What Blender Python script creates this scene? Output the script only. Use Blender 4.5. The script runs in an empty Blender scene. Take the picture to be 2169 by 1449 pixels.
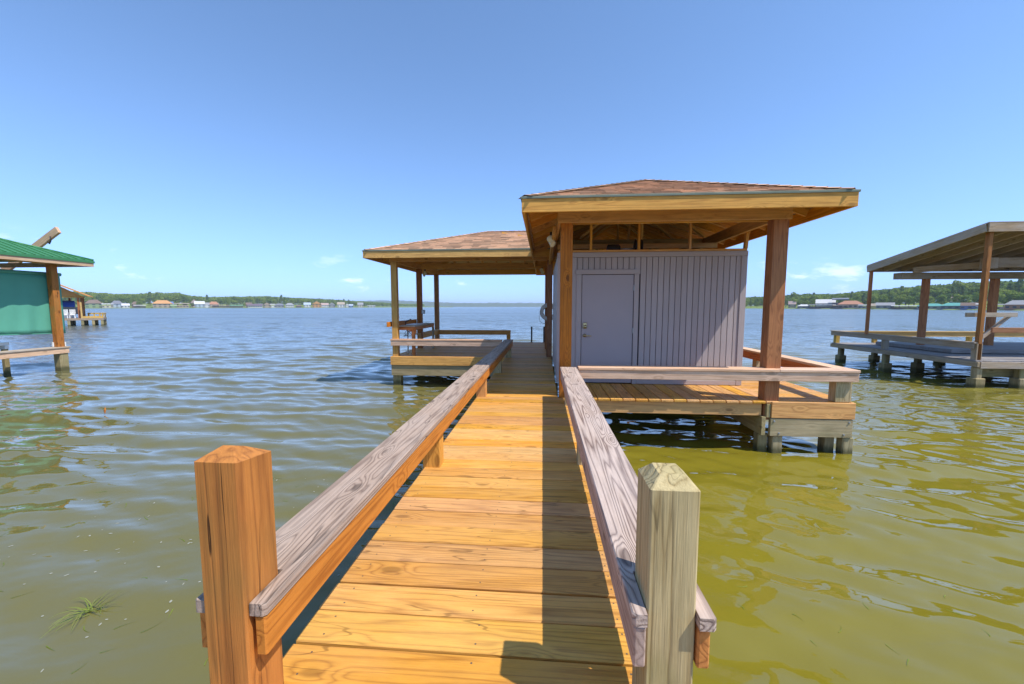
import bpy, math, random
import numpy as np
from mathutils import Matrix, Vector
random.seed(7)
sc = bpy.context.scene
COL = sc.collection
R = math.radians

# ------------------------------------------------------------------ camera
CAM_Z = 1.44
PITCH, YAW = R(5.084), R(4.493)
cd = bpy.data.cameras.new('camera')
cam = bpy.data.objects.new('camera', cd)
COL.objects.link(cam)
cam.location = (0, 0, CAM_Z)
cam.rotation_euler = (R(90) - PITCH, 0, YAW)
cd.sensor_width = 36
cd.lens = 14.0
cd.clip_start = 0.05
cd.clip_end = 30000
sc.camera = cam

# ------------------------------------------------------------------ sun and sky
SUN_TO = Vector((0.552, -0.27, 1.0)).normalized()
SUN_EL = math.asin(SUN_TO.z)
SUN_ROT = math.atan2(SUN_TO.x, SUN_TO.y)
sd = bpy.data.lights.new('sun', 'SUN')
sd.energy = 3.0
sd.angle = R(0.53)
sd.color = (1.0, 0.95, 0.87)
sun = bpy.data.objects.new('sun', sd)
COL.objects.link(sun)
sun.location = (20, -10, 40)
sun.rotation_euler = SUN_TO.to_track_quat('Z', 'Y').to_euler()

sc.view_settings.view_transform = 'Standard'
sc.view_settings.look = 'None'
sc.view_settings.exposure = 0.84
sc.view_settings.gamma = 1.0
sc.view_settings.use_curve_mapping = False
sc.render.engine = 'CYCLES'
sc.cycles.use_denoising = True
sc.cycles.max_bounces = 8
sc.cycles.volume_bounces = 0

world = bpy.data.worlds.new('World')
sc.world = world
world.use_nodes = True


class NT:
    """small helper for building node trees"""
    def __init__(self, tree):
        self.t = tree
        self.n = tree.nodes
        self.l = tree.links

    def node(self, typ, **kw):
        nd = self.n.new(typ)
        for k, v in kw.items():
            setattr(nd, k, v)
        return nd

    def put(self, sock, v):
        if v is None:
            return
        if isinstance(v, bpy.types.NodeSocket):
            self.l.new(v, sock)
        else:
            if hasattr(sock.default_value, '__len__') and not hasattr(v, '__len__'):
                v = [v] * len(sock.default_value)
            if hasattr(sock.default_value, '__len__') and len(v) == 3 and len(sock.default_value) == 4:
                v = (*v, 1)
            sock.default_value = v

    def math(self, op, a, b=None, c=None, clamp=False):
        nd = self.node('ShaderNodeMath', operation=op, use_clamp=clamp)
        self.put(nd.inputs[0], a)
        self.put(nd.inputs[1], b)
        if c is not None:
            self.put(nd.inputs[2], c)
        return nd.outputs[0]

    def vmath(self, op, a, b=None):
        nd = self.node('ShaderNodeVectorMath', operation=op)
        self.put(nd.inputs[0], a)
        if b is not None:
            self.put(nd.inputs[1], b)
        return nd.outputs['Value'] if op in ('LENGTH', 'DOT_PRODUCT') else nd.outputs[0]

    def mix(self, fac, a, b, blend='MIX'):
        nd = self.node('ShaderNodeMix', data_type='RGBA', blend_type=blend)
        self.put(nd.inputs[0], fac)
        self.put(nd.inputs[6], a)
        self.put(nd.inputs[7], b)
        return nd.outputs[2]

    def maprange(self, v, a, b, c=0.0, d=1.0, smooth=True):
        nd = self.node('ShaderNodeMapRange')
        nd.interpolation_type = 'SMOOTHSTEP' if smooth else 'LINEAR'
        nd.clamp = True
        self.put(nd.inputs[0], v)
        for i, x in enumerate((a, b, c, d)):
            nd.inputs[i + 1].default_value = x
        return nd.outputs[0]

    def noise(self, vec, scale=1.0, detail=2.0, rough=0.5, dist=0.0):
        nd = self.node('ShaderNodeTexNoise')
        self.put(nd.inputs['Vector'], vec)
        nd.inputs['Scale'].default_value = scale
        nd.inputs['Detail'].default_value = detail
        nd.inputs['Roughness'].default_value = rough
        nd.inputs['Distortion'].default_value = dist
        return nd.outputs[0]

    def combine(self, x, y, z):
        nd = self.node('ShaderNodeCombineXYZ')
        for i, v in enumerate((x, y, z)):
            self.put(nd.inputs[i], v)
        return nd.outputs[0]

    def separate(self, v):
        nd = self.node('ShaderNodeSeparateXYZ')
        self.put(nd.inputs[0], v)
        return nd.outputs


def build_world():
    g = NT(world.node_tree)
    g.n.clear()
    out = g.node('ShaderNodeOutputWorld')
    bg = g.node('ShaderNodeBackground')
    sky = g.node('ShaderNodeTexSky')
    sky.sky_type = 'NISHITA'
    sky.sun_disc = False
    sky.sun_elevation = SUN_EL
    sky.sun_rotation = SUN_ROT
    sky.altitude = 0
    sky.air_density = 1.25
    sky.dust_density = 0.3
    sky.ozone_density = 3.0
    # clear summer blue down to the horizon: the same soft shoulder and tint over the whole sky
    lum = g.vmath('DOT_PRODUCT', sky.outputs[0], (0.2126, 0.7152, 0.0722))
    k = g.math('DIVIDE', g.math('MULTIPLY', g.math('POWER', lum, 0.36), 0.82), g.math('ADD', 1.0, g.math('MULTIPLY', lum, 0.28)))
    blue = g.vmath('MULTIPLY', g.combine(lum, lum, lum), (0.46, 0.945, 2.06))
    skc = g.mix(0.76, sky.outputs[0], blue)
    skc = g.vmath('MULTIPLY', skc, g.combine(k, k, k))
    # small fair weather clouds low over the horizon, all the way round
    tc = g.node('ShaderNodeTexCoord')
    d = g.vmath('NORMALIZE', tc.outputs['Generated'])
    s = g.separate(d)
    az = g.math('ARCTAN2', s[0], s[1])
    el = g.math('ARCSINE', s[2])
    p = g.combine(g.math('MULTIPLY', az, 11.0), g.math('MULTIPLY', el, 27.0), 3.7)
    n1 = g.noise(p, 1.0, 6.0, 0.58, 0.3)
    big = g.noise(g.combine(g.math('MULTIPLY', az, 2.1), g.math('MULTIPLY', el, 6.0), 9.1), 1.0, 1.0)
    band = g.math('MULTIPLY', g.maprange(el, R(0.6), R(2.2)), g.maprange(el, R(8.0), R(3.0)))
    # the larger bank above the right shore
    da = g.math('DIVIDE', g.math('SUBTRACT', az, R(33.2)), R(4.6))
    de = g.math('DIVIDE', g.math('SUBTRACT', el, R(3.7)), R(1.9))
    rr = g.math('ADD', g.math('MULTIPLY', da, da), g.math('MULTIPLY', de, de))
    bank = g.math('POWER', 2.718, g.math('MULTIPLY', rr, -1.0))
    thr = g.math('ADD', n1, g.math('ADD', g.math('MULTIPLY', bank, 0.22), g.math('MULTIPLY', g.math('SUBTRACT', big, 0.5), 0.16)))
    cl = g.math('MULTIPLY', g.maprange(thr, 0.60, 0.75), band)
    cl = g.math('MULTIPLY', cl, 0.42)
    col = g.mix(cl, skc, (6.4, 6.5, 6.6))
    g.l.new(col, bg.inputs[0])
    bg.inputs[1].default_value = 0.15
    g.l.new(bg.outputs[0], out.inputs[0])


build_world()

# ------------------------------------------------------------------ materials
MATS = {}


def new_mat(name):
    m = bpy.data.materials.new(name)
    m.use_nodes = True
    g = NT(m.node_tree)
    b = g.n['Principled BSDF']
    MATS[name] = m
    return m, g, b


def wood(name, light, dark, contrast=0.6, rings=7.0, knots=0.8, fiber=0.35, rough=0.7, var=0.22,
         grey=None, grey_amt=0.0, green=0.0, bump=0.25, cracks=0.0, straight=0.42, wet=False):
    """sawn timber; the grain runs along the object's local X"""
    m, g, b = new_mat(name)
    tc = g.node('ShaderNodeTexCoord')
    oi = g.node('ShaderNodeObjectInfo')
    rnd = oi.outputs['Random']
    off = g.combine(g.math('MULTIPLY', rnd, 91.0), g.math('MULTIPLY', rnd, 37.0), g.math('MULTIPLY', rnd, 53.0))
    v = g.vmath('ADD', tc.outputs['Object'], off)
    v1 = g.vmath('MULTIPLY', v, (straight, 10.0, 10.0))
    h = g.noise(v1, 1.0, 1.5, 0.45, 0.25)
    vor = g.node('ShaderNodeTexVoronoi')
    g.put(vor.inputs['Vector'], g.vmath('MULTIPLY', v, (2.0, 4.6, 4.6)))
    vor.inputs['Scale'].default_value = 1.0
    vor.inputs['Randomness'].default_value = 1.0
    kd = vor.outputs['Distance']
    knot = g.maprange(kd, 0.36, 0.04)
    core = g.maprange(kd, 0.15, 0.08)
    h2 = g.math('ADD', h, g.math('MULTIPLY', knot, 0.35 * knots))
    ph = g.math('MULTIPLY', h2, rings * 2)
    ring = g.math('PINGPONG', ph, 1.0)
    ring = g.math('POWER', ring, 2.2)
    fib = g.noise(g.vmath('MULTIPLY', v, (5.0, 170.0, 170.0)), 1.0, 2.0, 0.6)
    patch = g.noise(g.vmath('MULTIPLY', v, (1.1, 4.0, 4.0)), 1.3, 3.0, 0.6)
    amt = g.math('MULTIPLY', ring, contrast)
    amt = g.math('ADD', amt, g.math('MULTIPLY', g.math('SUBTRACT', fib, 0.5), fiber * 1.6), clamp=True)
    col = g.mix(amt, light, dark)
    if grey is not None:
        ga = g.math('MULTIPLY', g.maprange(patch, 0.32, 0.66), grey_amt)
        col = g.mix(ga, col, grey)
    if green > 0:
        gn = g.maprange(g.noise(g.vmath('MULTIPLY', v, (2.0, 3.0, 3.0)), 1.0, 3.0), 0.45, 0.75)
        col = g.mix(g.math('MULTIPLY', gn, green), col, (0.16, 0.17, 0.05))
    dk = tuple(c * 0.35 for c in dark)
    col = g.mix(g.math('MULTIPLY', core, knots * 0.75), col, dk)
    if cracks > 0:
        cn = g.noise(g.vmath('MULTIPLY', v, (0.9, 9.0, 9.0)), 1.0, 2.0, 0.5)
        line = g.maprange(g.math('ABSOLUTE', g.math('SUBTRACT', cn, 0.5)), 0.010, 0.002)
        gate = g.maprange(g.noise(g.vmath('MULTIPLY', v, (1.6, 3.0, 3.0)), 1.0, 1.0), 0.44, 0.54)
        col = g.mix(g.math('MULTIPLY', g.math('MULTIPLY', line, gate), cracks), col, tuple(c * 0.15 for c in dark))
    # board to board variation
    r2 = g.math('FRACT', g.math('MULTIPLY', rnd, 17.31))
    r3 = g.math('FRACT', g.math('MULTIPLY', rnd, 41.77))
    hs = g.node('ShaderNodeHueSaturation')
    g.put(hs.inputs['Hue'], g.math('ADD', 0.5, g.math('MULTIPLY', g.math('SUBTRACT', r2, 0.5), 0.012)))
    g.put(hs.inputs['Saturation'], g.math('ADD', 1.0, g.math('MULTIPLY', g.math('SUBTRACT', r3, 0.55), 0.18)))
    vv = g.math('ADD', 1.0, g.math('MULTIPLY', g.math('SUBTRACT', rnd, 0.5), var * 2))
    mott = g.noise(g.vmath('MULTIPLY', v, (5.0, 22.0, 22.0)), 1.0, 6.0, 0.7)
    vv = g.math('MULTIPLY', vv, g.math('ADD', 0.50, g.math('ADD', g.math('MULTIPLY', patch, 0.44), g.math('MULTIPLY', mott, 0.56))))
    g.put(hs.inputs['Value'], vv)
    g.l.new(col, hs.inputs['Color'])
    outc = hs.outputs[0]
    if wet:
        # algae and wet band at the waterline
        gp = g.node('ShaderNodeNewGeometry')
        pz = g.separate(gp.outputs['Position'])[2]
        wob = g.math('MULTIPLY', g.math('SUBTRACT', mott, 0.5), 0.10)
        band = g.maprange(g.math('ADD', pz, wob), -0.66, -0.78)
        outc = g.mix(g.math('MULTIPLY', band, 0.8), outc, (0.055, 0.055, 0.018))
    g.l.new(outc, b.inputs['Base Color'])
    b.inputs['Roughness'].default_value = rough
    b.inputs['Specular IOR Level'].default_value = 0.3
    bp = g.node('ShaderNodeBump')
    bp.inputs['Strength'].default_value = bump
    bp.inputs['Distance'].default_value = 0.004
    g.put(bp.inputs['Height'], g.math('SUBTRACT', g.math('MULTIPLY', fib, 0.8), g.math('MULTIPLY', ring, 0.7)))
    g.l.new(bp.outputs[0], b.inputs['Normal'])
    return m


def paint(name, col, rough=0.6, metal=0.0, noise=0.12, nscale=6.0, rand=0.0, spec=0.4, island=0.0, bump=0.0, stretch=(1, 1, 1)):
    m, g, b = new_mat(name)
    tc = g.node('ShaderNodeTexCoord')
    n = g.noise(g.vmath('MULTIPLY', tc.outputs['Object'], stretch), nscale, 4.0, 0.6)
    f = g.math('ADD', 1.0 - noise, g.math('MULTIPLY', n, noise * 2))
    if rand > 0:
        oi = g.node('ShaderNodeObjectInfo')
        f = g.math('MULTIPLY', f, g.math('ADD', 1.0 - rand, g.math('MULTIPLY', oi.outputs['Random'], 2 * rand)))
    if island > 0:
        ge = g.node('ShaderNodeNewGeometry')
        f = g.math('MULTIPLY', f, g.math('ADD', 1.0 - island, g.math('MULTIPLY', ge.outputs['Random Per Island'], 2 * island)))
    c = g.vmath('MULTIPLY', col, g.combine(f, f, f))
    g.l.new(c, b.inputs['Base Color'])
    b.inputs['Roughness'].default_value = rough
    b.inputs['Metallic'].default_value = metal
    b.inputs['Specular IOR Level'].default_value = spec
    if bump > 0:
        bp = g.node('ShaderNodeBump')
        bp.inputs['Strength'].default_value = bump
        bp.inputs['Distance'].default_value = 0.01
        g.l.new(n, bp.inputs['Height'])
        g.l.new(bp.outputs[0], b.inputs['Normal'])
    return m


DECK = wood('deck_wood', (0.70, 0.345, 0.072), (0.30, 0.108, 0.02), 0.58, 10.0, 0.6, 0.6, 0.6, 0.14,
            grey=(0.52, 0.33, 0.15), grey_amt=0.25, cracks=0.45)
CAPG = wood('weathered_cap_wood', (0.48, 0.335, 0.24), (0.15, 0.088, 0.058), 0.7, 9.0, 0.8, 0.5, 0.8, 0.10,
            grey=(0.37, 0.315, 0.27), grey_amt=0.3, bump=0.5, cracks=0.6)
CAPZ = wood('zebra_cap_wood', (0.54, 0.395, 0.30), (0.15, 0.082, 0.055), 1.0, 12.0, 0.7, 0.45, 0.8, 0.05,
            grey=(0.42, 0.36, 0.33), grey_amt=0.35, bump=0.6)
SIDE = wood('orange_rail_wood', (0.60, 0.215, 0.045), (0.29, 0.08, 0.016), 0.7, 8.0, 0.9, 0.45, 0.65, 0.10)
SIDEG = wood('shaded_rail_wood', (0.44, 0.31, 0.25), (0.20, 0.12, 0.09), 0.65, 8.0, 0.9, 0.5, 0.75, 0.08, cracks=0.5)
SIDEP = wood('pale_rail_wood', (0.72, 0.46, 0.29), (0.40, 0.21, 0.105), 0.6, 6.0, 0.6, 0.4, 0.7, 0.08)
POSTO = wood('orange_post_wood', (0.50, 0.18, 0.036), (0.22, 0.068, 0.015), 0.62, 9.0, 0.9, 0.5, 0.7, 0.08, green=0.35, bump=0.5, cracks=0.9, straight=0.25)
POSTG = wood('pale_post_wood', (0.52, 0.42, 0.22), (0.27, 0.19, 0.08), 0.7, 9.0, 0.4, 0.6, 0.8, 0.05, green=0.45, bump=0.7, cracks=0.6, straight=0.22)
BEAM = wood('beam_wood', (0.68, 0.36, 0.105), (0.40, 0.165, 0.04), 0.55, 7.0, 0.7, 0.4, 0.7, 0.14)
FASC = wood('fascia_wood', (0.76, 0.38, 0.07), (0.44, 0.17, 0.025), 0.65, 8.0, 0.7, 0.4, 0.65, 0.10)
POSTB = wood('brown_post_wood', (0.40, 0.165, 0.055), (0.19, 0.065, 0.02), 0.6, 8.0, 0.6, 0.45, 0.65, 0.10)
PILE = wood('wet_piling_wood', (0.36, 0.29, 0.15), (0.17, 0.125, 0.055), 0.5, 5.0, 0.5, 0.6, 0.85, 0.15, green=0.5, bump=0.5, wet=True)
LOWB = wood('treated_beam_wood', (0.42, 0.33, 0.17), (0.21, 0.15, 0.065), 0.45, 5.0, 0.6, 0.5, 0.8, 0.10, green=0.35, bump=0.4)
GREYW = wood('grey_dock_wood', (0.44, 0.33, 0.21), (0.20, 0.135, 0.075), 0.5, 6.0, 0.6, 0.5, 0.85, 0.16,
             grey=(0.36, 0.33, 0.30), grey_amt=0.5, bump=0.4)
DKGREY = wood('weathered_deck_wood', (0.30, 0.265, 0.235), (0.13, 0.11, 0.095), 0.5, 6.0, 0.5, 0.5, 0.8, 0.12,
              grey=(0.27, 0.27, 0.28), grey_amt=0.5)
YELW = wood('yellow_rail_wood', (0.58, 0.38, 0.11), (0.35, 0.19, 0.045), 0.5, 5.0, 0.6, 0.4, 0.7, 0.12)
SHEATH = wood('sheathing_wood', (0.74, 0.49, 0.22), (0.46, 0.25, 0.09), 0.55, 5.0, 0.8, 0.4, 0.7, 0.12)
SIDING = paint('lavender_siding_paint', (0.435, 0.37, 0.35), 0.62, 0, 0.17, 9.0, rand=0.05, bump=0.3, stretch=(0.4, 6, 6))
DOORP = paint('lavender_door_paint', (0.41, 0.35, 0.35), 0.45, 0, 0.04, 3.0)
GROOVE = paint('dark_groove', (0.05, 0.045, 0.055), 0.9)
SHING = paint('shingle', (0.54, 0.33, 0.195), 0.9, 0, 0.25, 14.0, island=0.40)
DRIP = paint('drip_edge_metal', (0.22, 0.25, 0.19), 0.7, 0.1, 0.35, 3.0)
STEEL = paint('galvanised_steel', (0.45, 0.45, 0.44), 0.45, 0.8, 0.2, 20.0)
BRASS = paint('satin_brass', (0.60, 0.47, 0.24), 0.3, 0.9, 0.1, 20.0)
SCREW = paint('screw_head', (0.16, 0.12, 0.08), 0.6, 0.4)
WHITE = paint('white_plastic', (0.75, 0.74, 0.70), 0.45, 0, 0.08)
CREAMG = paint('lamp_glass', (0.72, 0.66, 0.45), 0.25, 0, 0.05)
BLACK = paint('dark_metal', (0.045, 0.04, 0.04), 0.5, 0.3)
GREYBOX = paint('grey_box', (0.32, 0.33, 0.34), 0.5, 0.2)
GRNROOF = paint('green_metal_roof', (0.055, 0.22, 0.085), 0.42, 0.1, 0.15, 2.0)
TARP = paint('green_tarp', (0.10, 0.35, 0.24), 0.7, 0, 0.12, 1.5)
BLUET = paint('blue_cover', (0.02, 0.075, 0.36), 0.6, 0, 0.15, 2.0)
HULL = paint('grey_hull', (0.20, 0.20, 0.19), 0.35, 0, 0.1)
ORANGEC = paint('orange_boards', (0.55, 0.25, 0.06), 0.7, 0, 0.2, 2.0, stretch=(1, 1, 8))
TREADS = paint('bark', (0.12, 0.085, 0.055), 0.9, 0, 0.3, 3.0)


def foliage(name, a, b_):
    m, g, b = new_mat(name)
    oi = g.node('ShaderNodeObjectInfo')
    ge = g.node('ShaderNodeNewGeometry')
    f = g.math('ADD', g.math('MULTIPLY', oi.outputs['Random'], 0.55), g.math('MULTIPLY', ge.outputs['Random Per Island'], 0.45))
    c = g.mix(f, a, b_)
    g.l.new(c, b.inputs['Base Color'])
    b.inputs['Roughness'].default_value = 0.75
    b.inputs['Specular IOR Level'].default_value = 0.2
    tr = g.node('ShaderNodeBsdfTranslucent')
    g.l.new(c, tr.inputs[0])
    mx = g.node('ShaderNodeMixShader')
    mx.inputs[0].default_value = 0.4
    g.l.new(b.outputs[0], mx.inputs[1])
    g.l.new(tr.outputs[0], mx.inputs[2])
    g.l.new(mx.outputs[0], g.n['Material Output'].inputs[0])
    return m


LEAF = foliage('broad_leaf', (0.11, 0.20, 0.024), (0.30, 0.37, 0.045))
PINE = foliage('pine_needle', (0.09, 0.17, 0.04), (0.20, 0.28, 0.06))
WOODS = foliage('distant_leaf', (0.10, 0.18, 0.03), (0.24, 0.31, 0.045))
GRASS = paint('shore_grass', (0.16, 0.215, 0.03), 0.9, 0, 0.35, 0.05)
HILLM = paint('forested_hill', (0.05, 0.085, 0.04), 0.95, 0, 0.4, 0.02)
BLADE = foliage('grass_blade', (0.16, 0.25, 0.03), (0.33, 0.38, 0.09))
FLECK = paint('pale_fleck', (0.34, 0.34, 0.27), 0.7)


def water_material():
    m, g, b = new_mat('lake_water')
    tc = g.node('ShaderNodeTexCoord')
    o = tc.outputs['Object']
    silt = g.noise(o, 0.13, 3.0, 0.5)
    s = g.separate(o)
    # base colour carries the uneven light: greyer left of the walkway, olive on the right
    side = g.maprange(g.math('ADD', s[0], g.math('MULTIPLY', silt, 1.5)), -2.2, 2.6)
    col = g.mix(side, g.mix(silt, (0.125, 0.113, 0.032), (0.160, 0.142, 0.042)), g.mix(silt, (0.165, 0.140, 0.011), (0.215, 0.180, 0.019)))
    far_blue = g.maprange(g.vmath('LENGTH', o), 6.0, 45.0)
    col = g.mix(g.math('MULTIPLY', far_blue, 0.7), col, (0.070, 0.095, 0.10))  # darker and bluer with distance: sky reflection put into the base colour
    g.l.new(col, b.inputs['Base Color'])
    b.inputs['IOR'].default_value = 1.55
    n1 = g.noise(g.vmath('MULTIPLY', o, (1.0, 2.1, 1.0)), 1.5, 3.0, 0.55, 0.4)
    n2 = g.noise(g.vmath('MULTIPLY', o, (1.0, 2.3, 1.0)), 6.0, 2.0, 0.5, 0.3)
    # fine ripples grow with distance from the sheltered water beside the walkway
    dist = g.vmath('LENGTH', o)
    far = g.maprange(dist, 12.0, 60.0)
    hgt = g.math('ADD', g.math('MULTIPLY', n1, g.math('ADD', 0.035, g.math('MULTIPLY', far, 0.75))),
                 g.math('MULTIPLY', n2, g.math('ADD', 0.004, g.math('MULTIPLY', far, 0.16))))
    bp = g.node('ShaderNodeBump')
    bp.inputs['Strength'].default_value = 1.0
    bp.inputs['Distance'].default_value = 0.20
    # ripples too small to see far off act as gloss; wind streaks vary it
    streak = g.noise(g.vmath('MULTIPLY', o, (0.012, 0.05, 1.0)), 1.0, 3.0, 0.6)
    rgh = g.math('ADD', 0.012, g.math('MULTIPLY', g.maprange(dist, 12.0, 110.0), g.math('ADD', 0.06, g.math('MULTIPLY', streak, 0.26))))
    g.l.new(rgh, b.inputs['Roughness'])
    g.l.new(hgt, bp.inputs['Height'])
    g.l.new(bp.outputs[0], b.inputs['Normal'])
    return m


WATER = water_material()

# ------------------------------------------------------------------ object helpers
WM = {}
MESHES = {}


def reg(o, M, parent):
    if parent is not None:
        o.parent = parent
        o.matrix_parent_inverse = WM[parent.name].inverted()
    o.matrix_basis = M
    WM[o.name] = M.copy()
    COL.objects.link(o)
    return o


def empty(name, loc, label, cat, group=None):
    o = bpy.data.objects.new(name, None)
    o.empty_display_size = 0.2
    reg(o, BASE @ Matrix.Translation(loc), None)
    return tag(o, label, cat, group)


def tag(o, label, cat, group=None):
    o['label'] = label
    o['category'] = cat
    if group:
        o['group'] = group
    return o


def mesh_from(name, verts, faces, mats, fmat=None, smooth=False):
    me = bpy.data.meshes.new(name)
    me.from_pydata([tuple(v) for v in verts], [], faces)
    for m in (mats if isinstance(mats, (list, tuple)) else [mats]):
        me.materials.append(m)
    if fmat:
        me.polygons.foreach_set('material_index', fmat)
    if smooth:
        me.polygons.foreach_set('use_smooth', [True] * len(me.polygons))
    me.update()
    return me


BASE = Matrix.Identity(4)     # local frame for things that do not stand square to the walkway


def obj(name, me, parent=None, M=None):
    o = bpy.data.objects.new(name, me)
    return reg(o, BASE @ M if M is not None else BASE.copy(), parent)


def cbox(L, W, T, c):
    """chamfered box, centred; returns verts, faces"""
    hx, hy, hz = L / 2, W / 2, T / 2
    c = min(c, hx * 0.6, hy * 0.6, hz * 0.6)
    V, idx, F = [], {}, []
    for sx in (-1, 1):
        for sy in (-1, 1):
            for sz in (-1, 1):
                for ax in range(3):
                    p = [sx * (hx - c), sy * (hy - c), sz * (hz - c)]
                    p[ax] = (sx * hx, sy * hy, sz * hz)[ax]
                    idx[(sx, sy, sz, ax)] = len(V)
                    V.append(p)

    def add(f):
        a, b, d = (Vector(V[i]) for i in f[:3])
        n = (b - a).cross(d - a)
        ctr = sum((Vector(V[i]) for i in f), Vector()) / len(f)
        F.append(f if n.dot(ctr) > 0 else f[::-1])
    for ax in range(3):
        o1, o2 = [i for i in range(3) if i != ax]
        for s in (-1, 1):
            q = []
            for a, b in ((-1, -1), (1, -1), (1, 1), (-1, 1)):
                k = [0, 0, 0]
                k[ax], k[o1], k[o2] = s, a, b
                q.append(idx[(*k, ax)])
            add(q)
        for a in (-1, 1):
            for b in (-1, 1):
                k0 = [0, 0, 0]
                k1 = [0, 0, 0]
                k0[ax], k1[ax] = -1, 1
                k0[o1] = k1[o1] = a
                k0[o2] = k1[o2] = b
                add([idx[(*k0, o1)], idx[(*k1, o1)], idx[(*k1, o2)], idx[(*k0, o2)]])
    for sx in (-1, 1):
        for sy in (-1, 1):
            for sz in (-1, 1):
                add([idx[(sx, sy, sz, a)] for a in range(3)])
    return V, F


def box_mesh(L, W, T, mat, c=0.004):
    k = (round(L, 3), round(W, 3), round(T, 3), mat.name, c)
    if k not in MESHES:
        V, F = cbox(L, W, T, c)
        MESHES[k] = mesh_from('board', V, F, mat)
    return MESHES[k]


def frame(p0, p1, up):
    x = (p1 - p0).normalized()
    z = (up - x * up.dot(x))
    if z.length < 1e-5:
        z = Vector((0, 1, 0)) if abs(x.z) > 0.5 else Vector((0, 0, 1))
    z.normalize()
    y = z.cross(x)
    M = Matrix((x, y, z)).transposed().to_4x4()
    M.translation = (p0 + p1) / 2
    return M


def board(name, p0, p1, w, t, mat, parent, up=(0, 0, 1), c=0.004, roll=0.0):
    """timber from p0 to p1 (centre line); w across, t along up"""
    p0, p1 = Vector(p0), Vector(p1)
    M = frame(p0, p1, Vector(up))
    if roll:
        M = M @ Matrix.Rotation(roll, 4, 'X')
    return obj(name, box_mesh((p1 - p0).length, w, t, mat, c), parent, M)


def bx(name, x0, x1, y0, y1, z0, z1, mat, parent, c=0.004):
    """axis-aligned timber; grain along the longest side"""
    d = (x1 - x0, y1 - y0, z1 - z0)
    ctr = Vector(((x0 + x1) / 2, (y0 + y1) / 2, (z0 + z1) / 2))
    ax = d.index(max(d))
    e = [Vector((1, 0, 0)), Vector((0, 1, 0)), Vector((0, 0, 1))]
    X = e[ax]
    Y = e[(ax + 1) % 3]
    Z = e[(ax + 2) % 3]
    M = Matrix((X, Y, Z)).transposed().to_4x4()
    M.translation = ctr
    return obj(name, box_mesh(d[ax], d[(ax + 1) % 3], d[(ax + 2) % 3], mat, c), parent, M)


def lathe_mesh(prof, n, mat, smooth=True):
    V, F = [], []
    for r, z in prof:
        for k in range(n):
            a = 2 * math.pi * k / n
            V.append((r * math.cos(a), r * math.sin(a), z))
    for i in range(len(prof) - 1):
        for k in range(n):
            k2 = (k + 1) % n
            F.append((i * n + k, i * n + k2, (i + 1) * n + k2, (i + 1) * n + k))
    F.append(tuple(range(n - 1, -1, -1)))
    F.append(tuple((len(prof) - 1) * n + k for k in range(n)))
    return mesh_from('turned', V, F, mat, smooth=smooth)


def tube_mesh(pts, r, n, mat):
    V, F = [], []
    pts = [Vector(p) for p in pts]
    rs = r if isinstance(r, (list, tuple)) else [r] * len(pts)
    for i, p in enumerate(pts):
        t = (pts[min(i + 1, len(pts) - 1)] - pts[max(i - 1, 0)]).normalized()
        u = t.cross(Vector((0, 0, 1)))
        if u.length < 1e-3:
            u = t.cross(Vector((0, 1, 0)))
        u.normalize()
        w = t.cross(u)
        for k in range(n):
            a = 2 * math.pi * k / n
            V.append(p + (u * math.cos(a) + w * math.sin(a)) * rs[i])
    for i in range(len(pts) - 1):
        for k in range(n):
            k2 = (k + 1) % n
            F.append((i * n + k, i * n + k2, (i + 1) * n + k2, (i + 1) * n + k))
    F.append(tuple(range(n - 1, -1, -1)))
    F.append(tuple((len(pts) - 1) * n + k for k in range(n)))
    return mesh_from('tube', V, F, mat, smooth=True)


def prism(name, poly, z0, z1, mat, parent, M=None):
    """polygon in local XY (counter-clockwise) extruded in local Z"""
    n = len(poly)
    V = [(x, y, z0) for x, y in poly] + [(x, y, z1) for x, y in poly]
    F = [tuple(range(n - 1, -1, -1)), tuple(range(n, 2 * n))]
    F += [(i, (i + 1) % n, n + (i + 1) % n, n + i) for i in range(n)]
    return obj(name, mesh_from(name, V, F, mat), parent, M)


# ------------------------------------------------------------------ water (real waves close by, finer relief in the material)
WZ = -0.85
WAVES = []


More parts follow.
